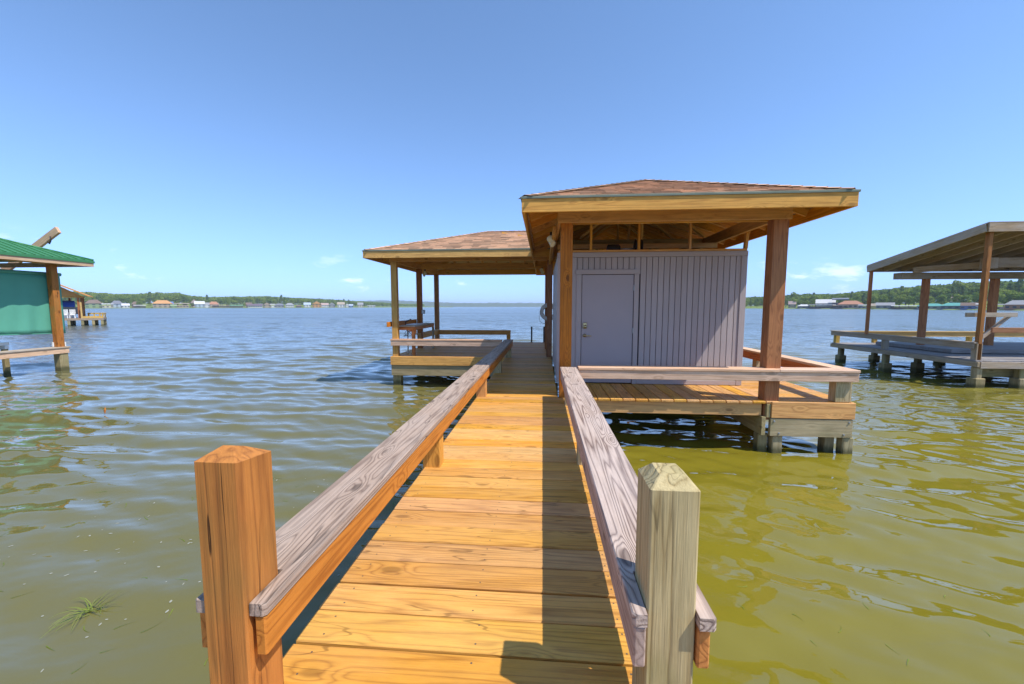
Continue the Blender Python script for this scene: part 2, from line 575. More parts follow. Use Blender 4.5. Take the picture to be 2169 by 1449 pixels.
def build_water():
    rng = np.random.default_rng(5)
    rings = [0.7]
    while rings[-1] < 110:
        rings.append(rings[-1] * 1.006)
    while rings[-1] < 260:
        rings.append(rings[-1] * 1.012)
    while rings[-1] < 9000:
        rings.append(rings[-1] * 1.04)
    r = np.array(rings)
    fwd = math.pi / 2 + YAW
    dense = np.linspace(fwd - R(64), fwd + R(64), 820)
    rest = np.linspace(fwd + R(64), fwd + 2 * math.pi - R(64), 80)[1:-1]
    th = np.concatenate([dense, rest])
    nr, na = len(r), len(th)
    X = r[:, None] * np.cos(th)[None, :]
    Y = r[:, None] * np.sin(th)[None, :]
    Z = np.zeros_like(X)
    sp = (r * 0.0062)[:, None] * np.ones_like(X)
    sp[r > 110] *= 2
    sp[r > 260] = 1e3
    # sheltered water close in, choppier further out; calm right beside the walkway
    gust = 0.70 + 0.50 * np.clip((r[:, None] - 3.0) / 13.0, 0, 1) * np.ones_like(X)
    warp = 0.8 * np.sin(0.31 * X + 0.17 * Y + 1.0) + 0.8 * np.sin(-0.23 * X + 0.41 * Y + 2.2)
    lams = np.geomspace(0.14, 6.0, 48)
    for i, lam in enumerate(lams):
        ang = math.pi / 2 + rng.normal(0, 0.42) + (0.12 if i % 2 else -0.18)
        k = 2 * math.pi / lam
        slope = 0.027 * (1.0 if lam < 0.3 else 1.65 if lam < 1.0 else 0.7) * (1.0 if lam < 2.5 else 0.55)
        a = slope / k
        ph = rng.uniform(0, 6.28)
        w = np.clip((lam / sp - 2.2) / 2.5, 0, 1)
        gst = gust if lam > 0.38 else np.clip(gust * 2.4 - 1.35, 0.3, 1.6)
        wf = 0.6 + 0.5 * rng.random()
        WAVES.append((lam, k, ang, a, ph, wf))
        Z += a * w * gst * np.sin(k * (X * math.cos(ang) + Y * math.sin(ang)) + ph + warp * wf)
    co = np.stack([X, Y, Z], -1).reshape(-1, 3)
    co = np.vstack([co, [[0, 0, 0]]])
    i0 = (np.arange(nr - 1)[:, None] * na + np.arange(na)[None, :])
    i1 = (np.arange(nr - 1)[:, None] * na + (np.arange(na)[None, :] + 1) % na)
    q = np.stack([i0, i0 + na, i1 + na, i1], -1).reshape(-1, 4)
    tri = np.stack([np.full(na, len(co) - 1), np.arange(na), (np.arange(na) + 1) % na], -1)
    me = bpy.data.meshes.new('water')
    me.vertices.add(len(co))
    me.vertices.foreach_set('co', co.astype(np.float32).ravel())
    nl = q.size + tri.size
    me.loops.add(nl)
    me.loops.foreach_set('vertex_index', np.concatenate([q.ravel(), tri.ravel()]).astype(np.int32))
    me.polygons.add(len(q) + len(tri))
    st = np.concatenate([np.arange(len(q)) * 4, q.size + np.arange(len(tri)) * 3]).astype(np.int32)
    me.polygons.foreach_set('loop_start', st)
    me.polygons.foreach_set('use_smooth', np.ones(len(q) + len(tri), dtype=bool))
    me.update(calc_edges=True)
    me.validate()
    me.materials.append(WATER)
    o = obj('water', me, None, Matrix.Translation((0, 0, WZ)))
    o['kind'] = 'structure'


build_water()


def water_z(x, y):
    """height of the water surface near the walkway"""
    r = math.hypot(x, y)
    sp = r * 0.0062
    gust = 0.70 + 0.50 * min(max((r - 3.0) / 13.0, 0), 1)
    warp = 0.8 * math.sin(0.31 * x + 0.17 * y + 1.0) + 0.8 * math.sin(-0.23 * x + 0.41 * y + 2.2)
    z = 0.0
    for lam, k, ang, a, ph, wf in WAVES:
        w = min(max((lam / sp - 2.2) / 2.5, 0), 1)
        gs = gust if lam > 0.38 else min(max(gust * 2.4 - 1.35, 0.3), 1.6)
        z += a * w * gs * math.sin(k * (x * math.cos(ang) + y * math.sin(ang)) + ph + warp * wf)
    return WZ + z


# ------------------------------------------------------------------ shores
F_PX, CX = 843.0, 1084.5
fwv = Vector((-math.sin(YAW), math.cos(YAW), 0))
rtv = Vector((math.cos(YAW), math.sin(YAW), 0))


def bearing(px, depth, z=0.0):
    """point on a compass bearing from the viewpoint, at a distance in metres"""
    p = fwv * depth + rtv * depth * (px - CX) / F_PX
    return Vector((p.x, p.y, z))


def interp(tab, x):
    return float(np.interp(x, [a for a, b in tab], [b for a, b in tab]))


SH_L = [(-60, 440), (60, 480), (300, 560), (500, 680), (700, 820), (860, 1100), (960, 1500)]
SH_R = [(1470, 640), (1540, 520), (1700, 430), (1850, 350), (2000, 290), (2169, 235), (2400, 180)]


def land_z(off, hill):
    t = min(max((off - 6) / 140.0, 0), 1)
    return WZ + 0.5 + hill * t * t * (3 - 2 * t) if off > 0 else WZ - 0.6


def hill_at(tab, px):
    if tab is SH_L:
        return interp([(0, 7), (250, 8), (400, 8), (600, 7), (800, 3), (960, 1)], px)
    return interp([(1500, 3), (1700, 4), (1900, 6), (2050, 9), (2300, 9)], px)


def build_shore(tab):
    pxs = np.linspace(tab[0][0], tab[-1][0], 70)
    offs = [-4, 0.2, 3, 20, 60, 110, 180, 420]
    V, Fc = [], []
    for i, px in enumerate(pxs):
        d = interp(tab, px) + 2.5 * math.sin(i * 1.7) + 2.0 * math.sin(i * 0.63)
        for o_ in offs:
            p = bearing(px, d + o_)
            z = land_z(o_, hill_at(tab, px)) + (0.3 * math.sin(i * 2.1 + o_) if o_ > 10 else 0)
            V.append((p.x, p.y, z))
    n = len(offs)
    for i in range(len(pxs) - 1):
        for j in range(n - 1):
            Fc.append((i * n + j, (i + 1) * n + j, (i + 1) * n + j + 1, i * n + j + 1))
    o = obj('shore', mesh_from('shore', V, Fc, GRASS, smooth=True))
    o['kind'] = 'structure'


build_shore(SH_L)
build_shore(SH_R)


def build_hills():
    """low wooded hills on the far side of the lake"""
    rng = random.Random(3)
    V, Fc = [], []
    N = 420
    prof = [(-30, -1.5), (0, 0.6), (40, 14), (120, 0), (700, 0)]
    for i in range(N):
        px = -200 + 2700 * i / (N - 1)
        hgt = 34 + 11 * math.sin(i * 0.045 + 1.0) + 5 * math.sin(i * 0.13) + rng.uniform(-2.2, 2.2)
        for k, (off, zz) in enumerate(prof):
            p = bearing(px, 3300 + off * 1.0 + 120 * math.sin(i * 0.03))
            z = WZ + (zz if k < 3 else hgt * (0.8 if k == 3 else 1.25)) + (rng.uniform(-1.5, 1.5) if k >= 2 else 0)
            V.append((p.x, p.y, z))
    n = len(prof)
    for i in range(N - 1):
        for j in range(n - 1):
            Fc.append((i * n + j, (i + 1) * n + j, (i + 1) * n + j + 1, i * n + j + 1))
    o = obj('hills', mesh_from('hills', V, Fc, HILLM))
    o['kind'] = 'structure'


build_hills()

# ------------------------------------------------------------------ railings and walkway
def planks_x(parent, x0, x1, y0, y1, mat, name='plank', pitch=0.19, screws=True):
    """boards lying across (along X), stepping in Y"""
    L = x1 - x0
    key = ('plank', round(L, 3), mat.name, pitch)
    if key not in MESHES:
        V, Fc = cbox(L, pitch - 0.011, 0.038, 0.007)
        fm = [0] * len(Fc)
        if screws:
            for sx in (-L / 2 + 0.11, L / 2 - 0.11, 0.02):
                for sy in (-0.05, 0.05):
                    b0 = len(V)
                    for k in range(8):
                        a = math.pi * k / 4
                        V.append((sx + 0.0045 * math.cos(a), sy + 0.0045 * math.sin(a), 0.0194))
                    Fc.append(tuple(range(b0, b0 + 8)))
                    fm.append(1)
        MESHES[key] = mesh_from('plank', V, Fc, [mat, SCREW], fm)
    me = MESHES[key]
    n = int(round((y1 - y0) / pitch))
    rg = random.Random(int(x0 * 100) + int(y0 * 10))
    for i in range(n):
        y = y0 + (i + 0.5) * pitch
        M = Matrix.Translation(((x0 + x1) / 2 + rg.uniform(-0.006, 0.006), y + rg.uniform(-0.0012, 0.0012), -0.019 + rg.uniform(-0.003, 0.003)))
        M = M @ Matrix.Rotation(rg.uniform(-0.0012, 0.0012), 4, 'Z') @ Matrix.Rotation(rg.uniform(-0.006, 0.006), 4, 'X')
        if rg.random() < 0.5:
            M = M @ Matrix.Rotation(math.pi, 4, 'Z')
        obj(name, me, parent, M)


walk = empty('boardwalk', (-0.3, 1, 0), 'long plank walkway running out over the water from the viewer to the boathouse', 'boardwalk')
planks_x(walk, -1.065, 0.465, 0.19, 6.27, DECK)
planks_x(walk, -1.065, 0.235, 6.27, 11.4, DECK)
for x in (-0.95, -0.3, 0.35):
    bx('stringer', x - 0.02, x + 0.02, 0.2, 6.22, -0.235, -0.04, LOWB, walk)
for x in (-0.95, -0.3):
    bx('stringer', x - 0.02, x + 0.02, 6.24, 15.9, -0.235, -0.04, LOWB, walk)
for y in (1.25, 3.44, 5.6, 8.55, 11.0, 13.4):
    for x in (-0.86, 0.25):
        bx('piling', x - 0.075, x + 0.075, y + 0.06, y + 0.21, -1.6, -0.24, PILE, walk, 0.012)


def newel(name, x0, x1, y0, y1, zt, mat, parent, inset, rise, zb=-0.6, skew=0.0):
    """square post with a chamfered top; local X runs up the post so the grain follows it"""
    w, d, h = x1 - x0, y1 - y0, zt - zb
    c = 0.006
    prof = [(-w / 2 + c, -d / 2), (w / 2 - c, -d / 2), (w / 2, -d / 2 + c), (w / 2, d / 2 - c),
            (w / 2 - c, d / 2), (-w / 2 + c, d / 2), (-w / 2, d / 2 - c), (-w / 2, -d / 2 + c)]
    V, Fc = [], []
    for hh, s in ((0, 0), (h * 0.35, 0), (h * 0.7, 0), (h, 0), (h + rise, inset)):
        for (a, b) in prof:
            ka = (w / 2 - s) / (w / 2)
            kb = (d / 2 - s) / (d / 2)
            z = hh - (skew * b if hh >= h else 0)
            V.append((z, a * ka, b * kb))
    n = len(prof)
    for i in range(4):
        for k in range(n):
            Fc.append((i * n + k, i * n + (k + 1) % n, (i + 1) * n + (k + 1) % n, (i + 1) * n + k))
    Fc.append(tuple(4 * n + k for k in range(n)))
    Fc.append(tuple(range(n - 1, -1, -1)))
    M = Matrix((Vector((0, 0, 1)), Vector((1, 0, 0)), Vector((0, 1, 0)))).transposed().to_4x4()
    M.translation = ((x0 + x1) / 2, (y0 + y1) / 2, zb)
    return obj(name, mesh_from('newel', V, Fc, mat), parent, M)


def fork_cap(parent, xc, half, y0, y1, n0, n1, yb, mat, drift, z0=0.46, z1=0.502):
    """rail cap board notched round the end post"""
    sl = drift
    def X(x, y):
        return x + sl * (y - y0)
    # local X along the rail (world Y), local Y to world -X
    def L(x, y):
        return (y - y0, -(X(x, y) - xc))
    c = 0.010
    loop = [L(xc - half, y0 + c), L(xc - half + c, y0), L(n0, y0), L(n0, yb), L(n1, yb), L(n1, y0),
            L(xc + half - c, y0), L(xc + half, y0 + c), L(xc + half, y1), L(xc - half, y1)]
    poly = loop[::1]
    A = sum(poly[i][0] * poly[(i + 1) % len(poly)][1] - poly[(i + 1) % len(poly)][0] * poly[i][1] for i in range(len(poly)))
    if A < 0:
        poly = poly[::-1]
    M = Matrix((Vector((0, 1, 0)), Vector((-1, 0, 0)), Vector((0, 0, 1)))).transposed().to_4x4()
    M.translation = (xc, y0, 0)
    n = len(poly)
    V = [(x, y, z0) for x, y in poly] + [(x, y, z1 - 0.006) for x, y in poly]
    ctr = (sum(p[0] for p in poly) / n, 0)
    V += [(x, y * 0.965 if abs(y) > half * 0.8 else y, z1) for x, y in poly]
    Fc = [tuple(range(n - 1, -1, -1)), tuple(range(2 * n, 3 * n))]
    for b in (0, n):
        Fc += [(b + i, b + (i + 1) % n, b + n + (i + 1) % n, b + n + i) for i in range(n)]
    return obj('cap', mesh_from('cap', V, Fc, mat), parent, M)


# left railing of the walkway
rl = empty('railing', (-1.02, 1.2, 0), 'low grey-capped orange board railing along the left side of the walkway', 'railing')
DR = 0.0015
xa = lambda y: DR * (y - 1.12)
newel('newel_post', -1.072, -0.928, 1.105, 1.265, 0.955, POSTO, rl, 0.055, 0.035, skew=0.12)
fork_cap(rl, -0.9935, 0.1215, 1.115, 6.42, -1.076, -0.924, 1.28, CAPG, DR)
board('cap', (-0.9935 + xa(6.43), 6.425, 0.481), (-0.9935 + xa(11.4), 11.35, 0.481), 0.243, 0.042, CAPG, rl, c=0.008)
for (a, b, m) in ((1.12, 6.40, SIDE), (6.41, 11.3, SIDE)):
    board('side_board', (-0.8955 + xa(a), a, 0.389), (-0.8955 + xa(b), b, 0.389), 0.038, 0.138, m, rl, c=0.006)
    board('side_board', (-1.0945 + xa(a), a + 0.01, 0.389), (-1.0945 + xa(b), b, 0.389), 0.038, 0.138, m, rl, c=0.006)
for y in (3.39, 6.22, 8.50, 11.15):
    bx('post', -1.073 + xa(y), -0.918 + xa(y), y, y + 0.145, -0.24, 0.458, POSTG if y > 8 else BEAM, rl)

# right railing of the walkway
rr_ = empty('railing', (0.4, 1.2, 0), 'low railing with bold zebra-grained cap along the right side of the walkway', 'railing')
newel('newel_post', 0.327, 0.476, 1.19, 1.355, 0.886, POSTG, rr_, 0.036, 0.036)
fork_cap(rr_, 0.405, 0.126, 1.165, 6.20, 0.324, 0.479, 1.368, CAPZ, -0.0022)
board('side_board', (0.304, 1.17, 0.389), (0.293, 6.20, 0.389), 0.038, 0.138, SIDEG, rr_, c=0.006)
board('side_board', (0.500, 1.18, 0.389), (0.490, 6.16, 0.389), 0.038, 0.138, SIDE, rr_, c=0.006)
for y in (3.55, 5.75):
    bx('post', 0.322, 0.476, y, y + 0.145, -0.24, 0.458, POSTG, rr_)

# ------------------------------------------------------------------ boathouse deck
bd = empty('boathouse_deck', (2, 6.3, 0), 'sunlit plank deck on pilings in front of and beside the lavender boathouse wall', 'deck')
rg = random.Random(11)
i = 0
x = 0.475
while x < 3.40:
    w = 0.19
    key = ('fplank', 0)
    if key not in MESHES:
        V, Fc = cbox(1.30, 0.184, 0.038, 0.006)
        MESHES[key] = mesh_from('plank', V, Fc, DECK)
    M = Matrix((Vector((0, 1, 0)), Vector((-1, 0, 0)), Vector((0, 0, 1)))).transposed().to_4x4()
    M.translation = (x + 0.095, 6.255 + 0.65 + rg.uniform(-0.008, 0.008), -0.019 + rg.uniform(-0.0015, 0.0015))
    obj('plank', MESHES[key], bd, M)
    x += 0.195
planks_x(bd, 3.50, 4.64, 6.29, 11.4, DECK, screws=True)
bx('edge_beam', 0.50, 3.36, 6.30, 6.34, -0.235, -0.045, BEAM, bd)
bx('fascia_board', 3.475, 4.672, 6.232, 6.270, -0.25, -0.003, FASC, bd)
bx('fascia_board', 4.645, 4.683, 6.274, 11.4, -0.25, -0.003, FASC, bd)
bx('cross_beam', 3.47, 4.655, 6.24, 6.30, -0.535, -0.262, LOWB, bd)
bx('side_beam', 3.345, 3.405, 6.25, 11.3, -0.53, -0.24, LOWB, bd)
bx('side_beam', 4.56, 4.62, 6.32, 11.3, -0.53, -0.255, LOWB, bd)
bx('blocking', 3.41, 3.468, 6.25, 6.42, -0.25, -0.045, LOWB, bd)
for y in (6.33, 8.8, 11.1):
    bx('piling', 3.53, 3.68, y - 0.06, y + 0.09, -1.7, -0.54, PILE, bd, 0.012)
    bx('piling', 3.35, 3.49, y + 0.0, y + 0.15, -1.7, -0.535, PILE, bd, 0.012)
    bx('piling', 4.545, 4.70, y - 0.07, y + 0.08, -1.7, -0.54, PILE, bd, 0.012)
    bx('piling', 4.36, 4.51, y + 0.05, y + 0.21, -1.7, -0.535, PILE, bd, 0.012)
for y in (8.8, 11.0):
    bx('piling', 1.55, 1.70, y, y + 0.15, -1.7, -0.24, PILE, bd, 0.012)
for y in (7.1, 8.6, 10.2):
    bx('joist', 0.5, 3.34, y, y + 0.04, -0.235, -0.045, LOWB, bd)
bolt = lathe_mesh([(0.016, 0), (0.016, 0.006), (0.010, 0.007), (0.010, 0.016)], 8, STEEL, False)
for (bxx, bz) in ((3.52, -0.30), (3.60, -0.49), (4.60, -0.30), (4.53, -0.49)):
    M = Matrix.Translation((bxx, 6.2405, bz)) @ Matrix.Rotation(R(90), 4, 'X')
    obj('bolt', bolt, bd, M)

rf = empty('railing', (2.5, 6.25, 0), 'pale pink-brown board railing across the front of the boathouse deck', 'railing')
board('cap', (0.548, 6.315, 0.481), (3.535, 6.315, 0.481), 0.25, 0.042, SIDEP, rf, c=0.006)
board('cap', (3.539, 6.315, 0.481), (4.672, 6.315, 0.481), 0.25, 0.042, SIDEP, rf, c=0.006)
bx('side_board', 0.52, 4.668, 6.205, 6.243, 0.322, 0.458, SIDEP, rf)
bx('post', 4.40, 4.63, 6.275, 6.43, 0.002, 0.458, POSTG, rf)

rs = empty('railing', (4.6, 8.8, 0), 'brown board railing running back along the open right side of the boathouse deck', 'railing')
board('cap', (4.56, 6.445, 0.481), (4.56, 11.3, 0.481), 0.23, 0.042, SIDEP, rs)
bx('side_board', 4.455, 4.493, 6.45, 11.3, 0.315, 0.458, SIDE, rs)
for y in (8.75, 11.1):
    bx('post', 4.50, 4.64, y, y + 0.145, 0.002, 0.458, POSTG, rs)

# ------------------------------------------------------------------ roofs
def plane_pt(P, u, v):
    return P[0] * (1 - u) * (1 - v) + P[1] * u * (1 - v) + P[2] * u * v + P[3] * (1 - u) * v


def shingle_plane(V, F_, e0, e1, t1, t0, rng, expo=0.14, tab=0.30):
    """rows of shingle tabs over the quad eave e0-e1 / top t0-t1"""
    e0, e1, t0, t1 = map(Vector, (e0, e1, t0, t1))
    nrm = (e1 - e0).cross(t0 - e0)
    if nrm.length < 1e-6:
        nrm = (e1 - e0).cross(t1 - e0)
    nrm.normalize()
    if nrm.z < 0:
        nrm = -nrm
    S = max((t0 - e0).length, (t1 - e1).length)
    ed = (e1 - e0).normalized()
    perp = nrm.cross(ed)
    H = abs((t0 - e0).dot(perp))
    rows = max(1, int(H / expo))
    for r in range(rows):
        v0, v1 = r / rows, min(1.0, (r + 1.25) / rows)
        a0, b0 = e0.lerp(t0, v0), e1.lerp(t1, v0)
        a1, b1 = e0.lerp(t0, v1), e1.lerp(t1, v1)
        L = (b0 - a0).length
        if L < 0.02:
            continue
        s = -rng.uniform(0, tab)
        while s < L:
            w = tab * rng.uniform(0.55, 1.25)
            s0, s1 = max(0, s), min(L, s + w - 0.006)
            s += w
            if s1 - s0 < 0.01:
                continue
            p0 = a0 + (b0 - a0) * (s0 / L)
            p1 = a0 + (b0 - a0) * (s1 / L)
            L1 = max((b1 - a1).length, 1e-4)
            # the same run along the row above, clipped to the hip lines
            def up(pt):
                q = pt + (a1 - a0) - ed * ((a1 - a0).dot(ed))
                k = min(max((q - a1).dot(ed), 0), L1)
                return a1 + ed * k
            q0, q1 = up(p0), up(p1)
            lift = nrm * (0.016 + rng.uniform(0, 0.006))
            low = nrm * 0.002
            b = len(V)
            V += [p0 + lift, p1 + lift, q1 + low, q0 + low, p0 - nrm * 0.002, p1 - nrm * 0.002]
            F_ += [(b, b + 1, b + 2, b + 3), (b + 4, b + 5, b + 1, b)]


def rafter_line(name, p_low, p_high, nrm, mat, parent, depth=0.14, w=0.038, gap=0.026):
    off = Vector(nrm) * (gap + depth / 2)
    return board(name, Vector(p_low) - off, Vector(p_high) - off, w, depth, mat, parent, up=nrm)


def hip_roof(thing, x0, x1, y0, y1, ze, zr, axis, ends, drop=0.0):
    """hip roof on eave rectangle; ridge along axis; ends = (low end hipped, high end hipped)"""
    cx_, cy_ = (x0 + x1) / 2, (y0 + y1) / 2
    if axis == 'Y':
        hw = (x1 - x0) / 2
        ra = Vector((cx_, y0 + (hw if ends[0] else 0), zr))
        rb = Vector((cx_, y1 - (hw if ends[1] else 0), zr))
    else:
        hw = (y1 - y0) / 2
        ra = Vector((x0 + (hw if ends[0] else 0), cy_, zr))
        rb = Vector((x1 - (hw if ends[1] else 0), cy_, zr))
    c = [Vector((x0, y0, ze)), Vector((x1, y0, ze)), Vector((x1, y1, ze)), Vector((x0, y1, ze))]
    if axis == 'Y':
        planes = [(c[0], c[1], ra, ra), (c[1], c[2], rb, ra), (c[2], c[3], rb, rb), (c[3], c[0], ra, rb)]
    else:
        planes = [(c[0], c[1], rb, ra), (c[1], c[2], rb, rb), (c[2], c[3], ra, rb), (c[3], c[0], ra, ra)]
    rng = random.Random(int(x0 * 31 + y0 * 7))
    # sheathing: one closed slab
    V = [*c, ra, rb]
    th = Vector((0, 0, -0.022))
    V = [v + Vector((0, 0, -0.003)) for v in V] + [v + th for v in V]
    if axis == 'Y':
        Fs = [(0, 1, 4), (1, 2, 5, 4), (2, 3, 5), (3, 0, 4, 5)]
    else:
        Fs = [(0, 1, 5, 4), (1, 2, 5), (2, 3, 4, 5), (3, 0, 4)]
    F2 = Fs + [tuple(i + 6 for i in f[::-1]) for f in Fs] + [(i, i + 6, (i + 1) % 4 + 6, (i + 1) % 4) for i in range(4)]
    roof = obj('roof', mesh_from('roof', V, F2, SHEATH), thing)
    SV, SF = [], []
    for (a, b, t1, t0) in planes:
        shingle_plane(SV, SF, a, b, t1, t0, rng)
    # hip and ridge caps
    hips = [(c[0], ra), (c[1], ra if axis == 'Y' else rb), (c[2], rb), (c[3], rb if axis == 'Y' else ra), (ra, rb)]
    for (a, b) in hips:
        L = (b - a).length
        d = (b - a).normalized()
        side = d.cross(Vector((0, 0, 1))).normalized()
        nrm = side.cross(d)
        s = 0.0
        while s < L - 0.05:
            p, q = a + d * s, a + d * min(L, s + 0.20)
            l0, l1 = nrm * 0.034, nrm * 0.022
            dn = Vector((0, 0, -0.035))
            k = len(SV)
            SV += [p + side * 0.13 + dn + l0, p + l0, p - side * 0.13 + dn + l0,
                   q + side * 0.13 + dn + l1, q + l1, q - side * 0.13 + dn + l1]
            SF += [(k, k + 1, k + 4, k + 3), (k + 1, k + 2, k + 5, k + 4)]
            s += 0.15
    sh = obj('shingles', mesh_from('shingles', SV, SF, SHING), roof)
    sh['kind'] = 'stuff'
    # fascia, drip edge
    fh = 0.185
    for k in range(4):
        a, b = c[k], c[(k + 1) % 4]
        d = (b - a).normalized()
        n = Vector((d.y, -d.x, 0))
        ext = 0.0 if k % 2 else 0.038
        board('fascia', a - d * ext + n * 0.019 + Vector((0, 0, -0.030 - fh / 2)), b + d * ext + n * 0.019 + Vector((0, 0, -0.030 - fh / 2)),
              0.038, fh, FASC, roof)
        V = []
        pr = [(-0.06, 0.002), (0.052, -0.004), (0.054, -0.008), (0.052, -0.032), (0.046, -0.033), (0.046, -0.010), (-0.06, -0.003)]
        e = 0.045
        for p in (a - d * e, b + d * e):
            V += [p + n * u + Vector((0, 0, w)) for u, w in pr]
        m = len(pr)
        Fd = [(i, (i + 1) % m, m + (i + 1) % m, m + i) for i in range(m)] + [tuple(range(m - 1, -1, -1)), tuple(range(m, 2 * m))]
        obj('drip_edge', mesh_from('drip_edge', V, Fd, DRIP), roof)
    # rafters square to each eave, clipped at the hips
    for (a, b, t1, t0) in planes:
        d = (b - a).normalized()
        L = (b - a).length
        nrm = (b - a).cross(t0 - a if (t0 - a).length > 0.1 else t1 - a).normalized()
        if nrm.z < 0:
            nrm = -nrm
        horiz = Vector((-d.y, d.x, 0))
        run = hw
        rise = zr - ze
        la, lb = (t0 - a).dot(d), (t1 - a).dot(d)
        s = 0.30
        while s < L - 0.2:
            k = 1.0
            if la > 0.05:
                k = min(k, s / la)
            if L - lb > 0.05:
                k = min(k, (L - s) / (L - lb))
            if k > 0.06:
                p = a + d * s
                q = p + horiz * run * k + Vector((0, 0, rise * k))
                p = p + (q - p) * 0.006
                rafter_line('rafter', p, q, nrm, BEAM, roof)
            s += 0.56
    for (a, b) in hips[:4]:
        if abs((b - a).normalized().x) > 0.2 and abs((b - a).normalized().y) > 0.2:
            off = Vector((0, 0, -0.13))
            board('hip_rafter', a.lerp(b, 0.02) + off, b + off, 0.04, 0.17, BEAM, roof)
    return roof


# ------------------------------------------------------------------ boathouse
bh = empty('boathouse', (1.9, 7.5, 0), 'lavender board-sided boathouse with brown shingled hip roof on timber posts', 'boathouse')
hip_roof(bh, -0.275, 4.075, 5.745, 17.0, 2.97, 3.80, 'Y', (True, True))
for (px0, px1, y0, y1) in ((0.262, 0.448, 6.34, 6.50), (3.392, 3.606, 6.30, 6.49)):
    bx('post', px0, px1, y0, y1, -0.3, 2.74, POSTB if px0 > 1 else POSTO, bh, 0.006)
for (px0, px1, y0, y1) in ((0.10, 0.25, 11.35, 11.5), (0.05, 0.20, 13.5, 13.65), (0.10, 0.25, 16.0, 16.15),
                           (3.44, 3.59, 11.35, 11.5), (3.44, 3.59, 16.0, 16.15)):
    bx('post', px0, px1, y0, y1, -0.3, 2.74, POSTB, bh, 0.006)
bx('beam', 0.215, 3.63, 6.27, 6.335, 2.722, 2.92, BEAM, bh)
bx('beam', 0.40, 3.50, 6.515, 6.555, 2.74, 2.93, BEAM, bh)
bx('beam', 0.215, 0.262, 6.34, 16.3, 2.722, 2.915, BEAM, bh)
bx('beam', 3.45, 3.51, 6.50, 16.3, 2.722, 2.915, BEAM, bh)
bx('beam', 0.27, 3.44, 9.10, 9.16, 2.722, 2.915, LOWB, bh)
bx('beam', 0.27, 3.44, 11.6, 11.66, 2.722, 2.915, BEAM, bh)
# wall core and boards
YW = 7.48
wall = obj('wall', box_mesh(3.28, 3.70, 2.40, GROOVE, 0.002), bh, Matrix.Translation((1.925, YW + 0.03 + 1.85, 1.205)))


def siding(x, z0, z1, wid=0.0945):
    M = Matrix((Vector((0, 0, 1)), Vector((1, 0, 0)), Vector((0, 1, 0)))).transposed().to_4x4()
    M.translation = (x, YW + 0.017, (z0 + z1) / 2)
    obj('siding_board', box_mesh(z1 - z0, wid, 0.024, SIDING, 0.003), wall, M)


x = 0.352
while x < 3.50:
    if x < 0.60 or x > 1.79:
        siding(x, 0.092 if x > 1.7 else 0.012, 2.335)
    elif 0.60 <= x <= 1.73:
        siding(x, 2.118, 2.335)
    else:
        siding(x, 0.092, 2.335)
    x += 0.104
y = YW + 0.06
while y < 11.1:
    M = Matrix((Vector((0, 0, 1)), Vector((0, 1, 0)), Vector((-1, 0, 0)))).transposed().to_4x4()
    M.translation = (0.275, y + 0.05, 1.21)
    obj('siding_board', box_mesh(2.39, 0.0945, 0.024, SIDING, 0.003), wall, M)
    y += 0.104
bx('frieze_board', 0.25, 3.612, YW - 0.014, YW + 0.028, 2.338, 2.425, SIDING, bh)
bx('corner_board', 3.505, 3.608, YW - 0.012, YW + 0.028, 0.010, 2.336, SIDING, bh)
bx('corner_board', 0.25, 0.325, YW - 0.012, YW + 0.028, 0.010, 2.336, SIDING, bh)
bx('base_board', 1.735, 3.503, YW - 0.010, YW + 0.028, 0.008, 0.090, SIDING, bh)
bx('door_trim', 0.605, 0.698, YW - 0.016, YW + 0.02, 0.008, 2.028, SIDING, bh)
bx('door_trim', 1.648, 1.733, YW - 0.016, YW + 0.02, 0.008, 2.028, SIDING, bh)
bx('door_trim', 0.590, 1.748, YW - 0.020, YW + 0.02, 2.030, 2.116, SIDING, bh)
door = bx('door', 0.706, 1.640, YW + 0.004, YW + 0.029, 0.022, 2.020, DOORP, bh)
rose = lathe_mesh([(0.034, 0), (0.034, 0.010), (0.020, 0.014), (0.016, 0.030)], 16, BRASS)
M90 = Matrix.Rotation(R(90), 4, 'X')
dl = bx('deadbolt', 0.735, 0.805, YW - 0.026, YW + 0.003, 1.035, 1.145, BRASS, door, 0.012)
obj('lock_cylinder', rose, door, Matrix.Translation((0.77, YW - 0.026, 1.07)) @ M90)
obj('lever_rose', rose, door, Matrix.Translation((0.77, YW + 0.004, 0.905)) @ M90)
obj('lever_handle', tube_mesh([(0.77, YW - 0.024, 0.905), (0.77, YW - 0.050, 0.905), (0.80, YW - 0.058, 0.905), (0.885, YW - 0.055, 0.900)], 0.010, 8, BRASS), door)
for z in (0.25, 1.0, 1.78):
    bx('hinge', 1.636, 1.650, YW - 0.018, YW + 0.003, z - 0.05, z + 0.05, STEEL, door, 0.003)
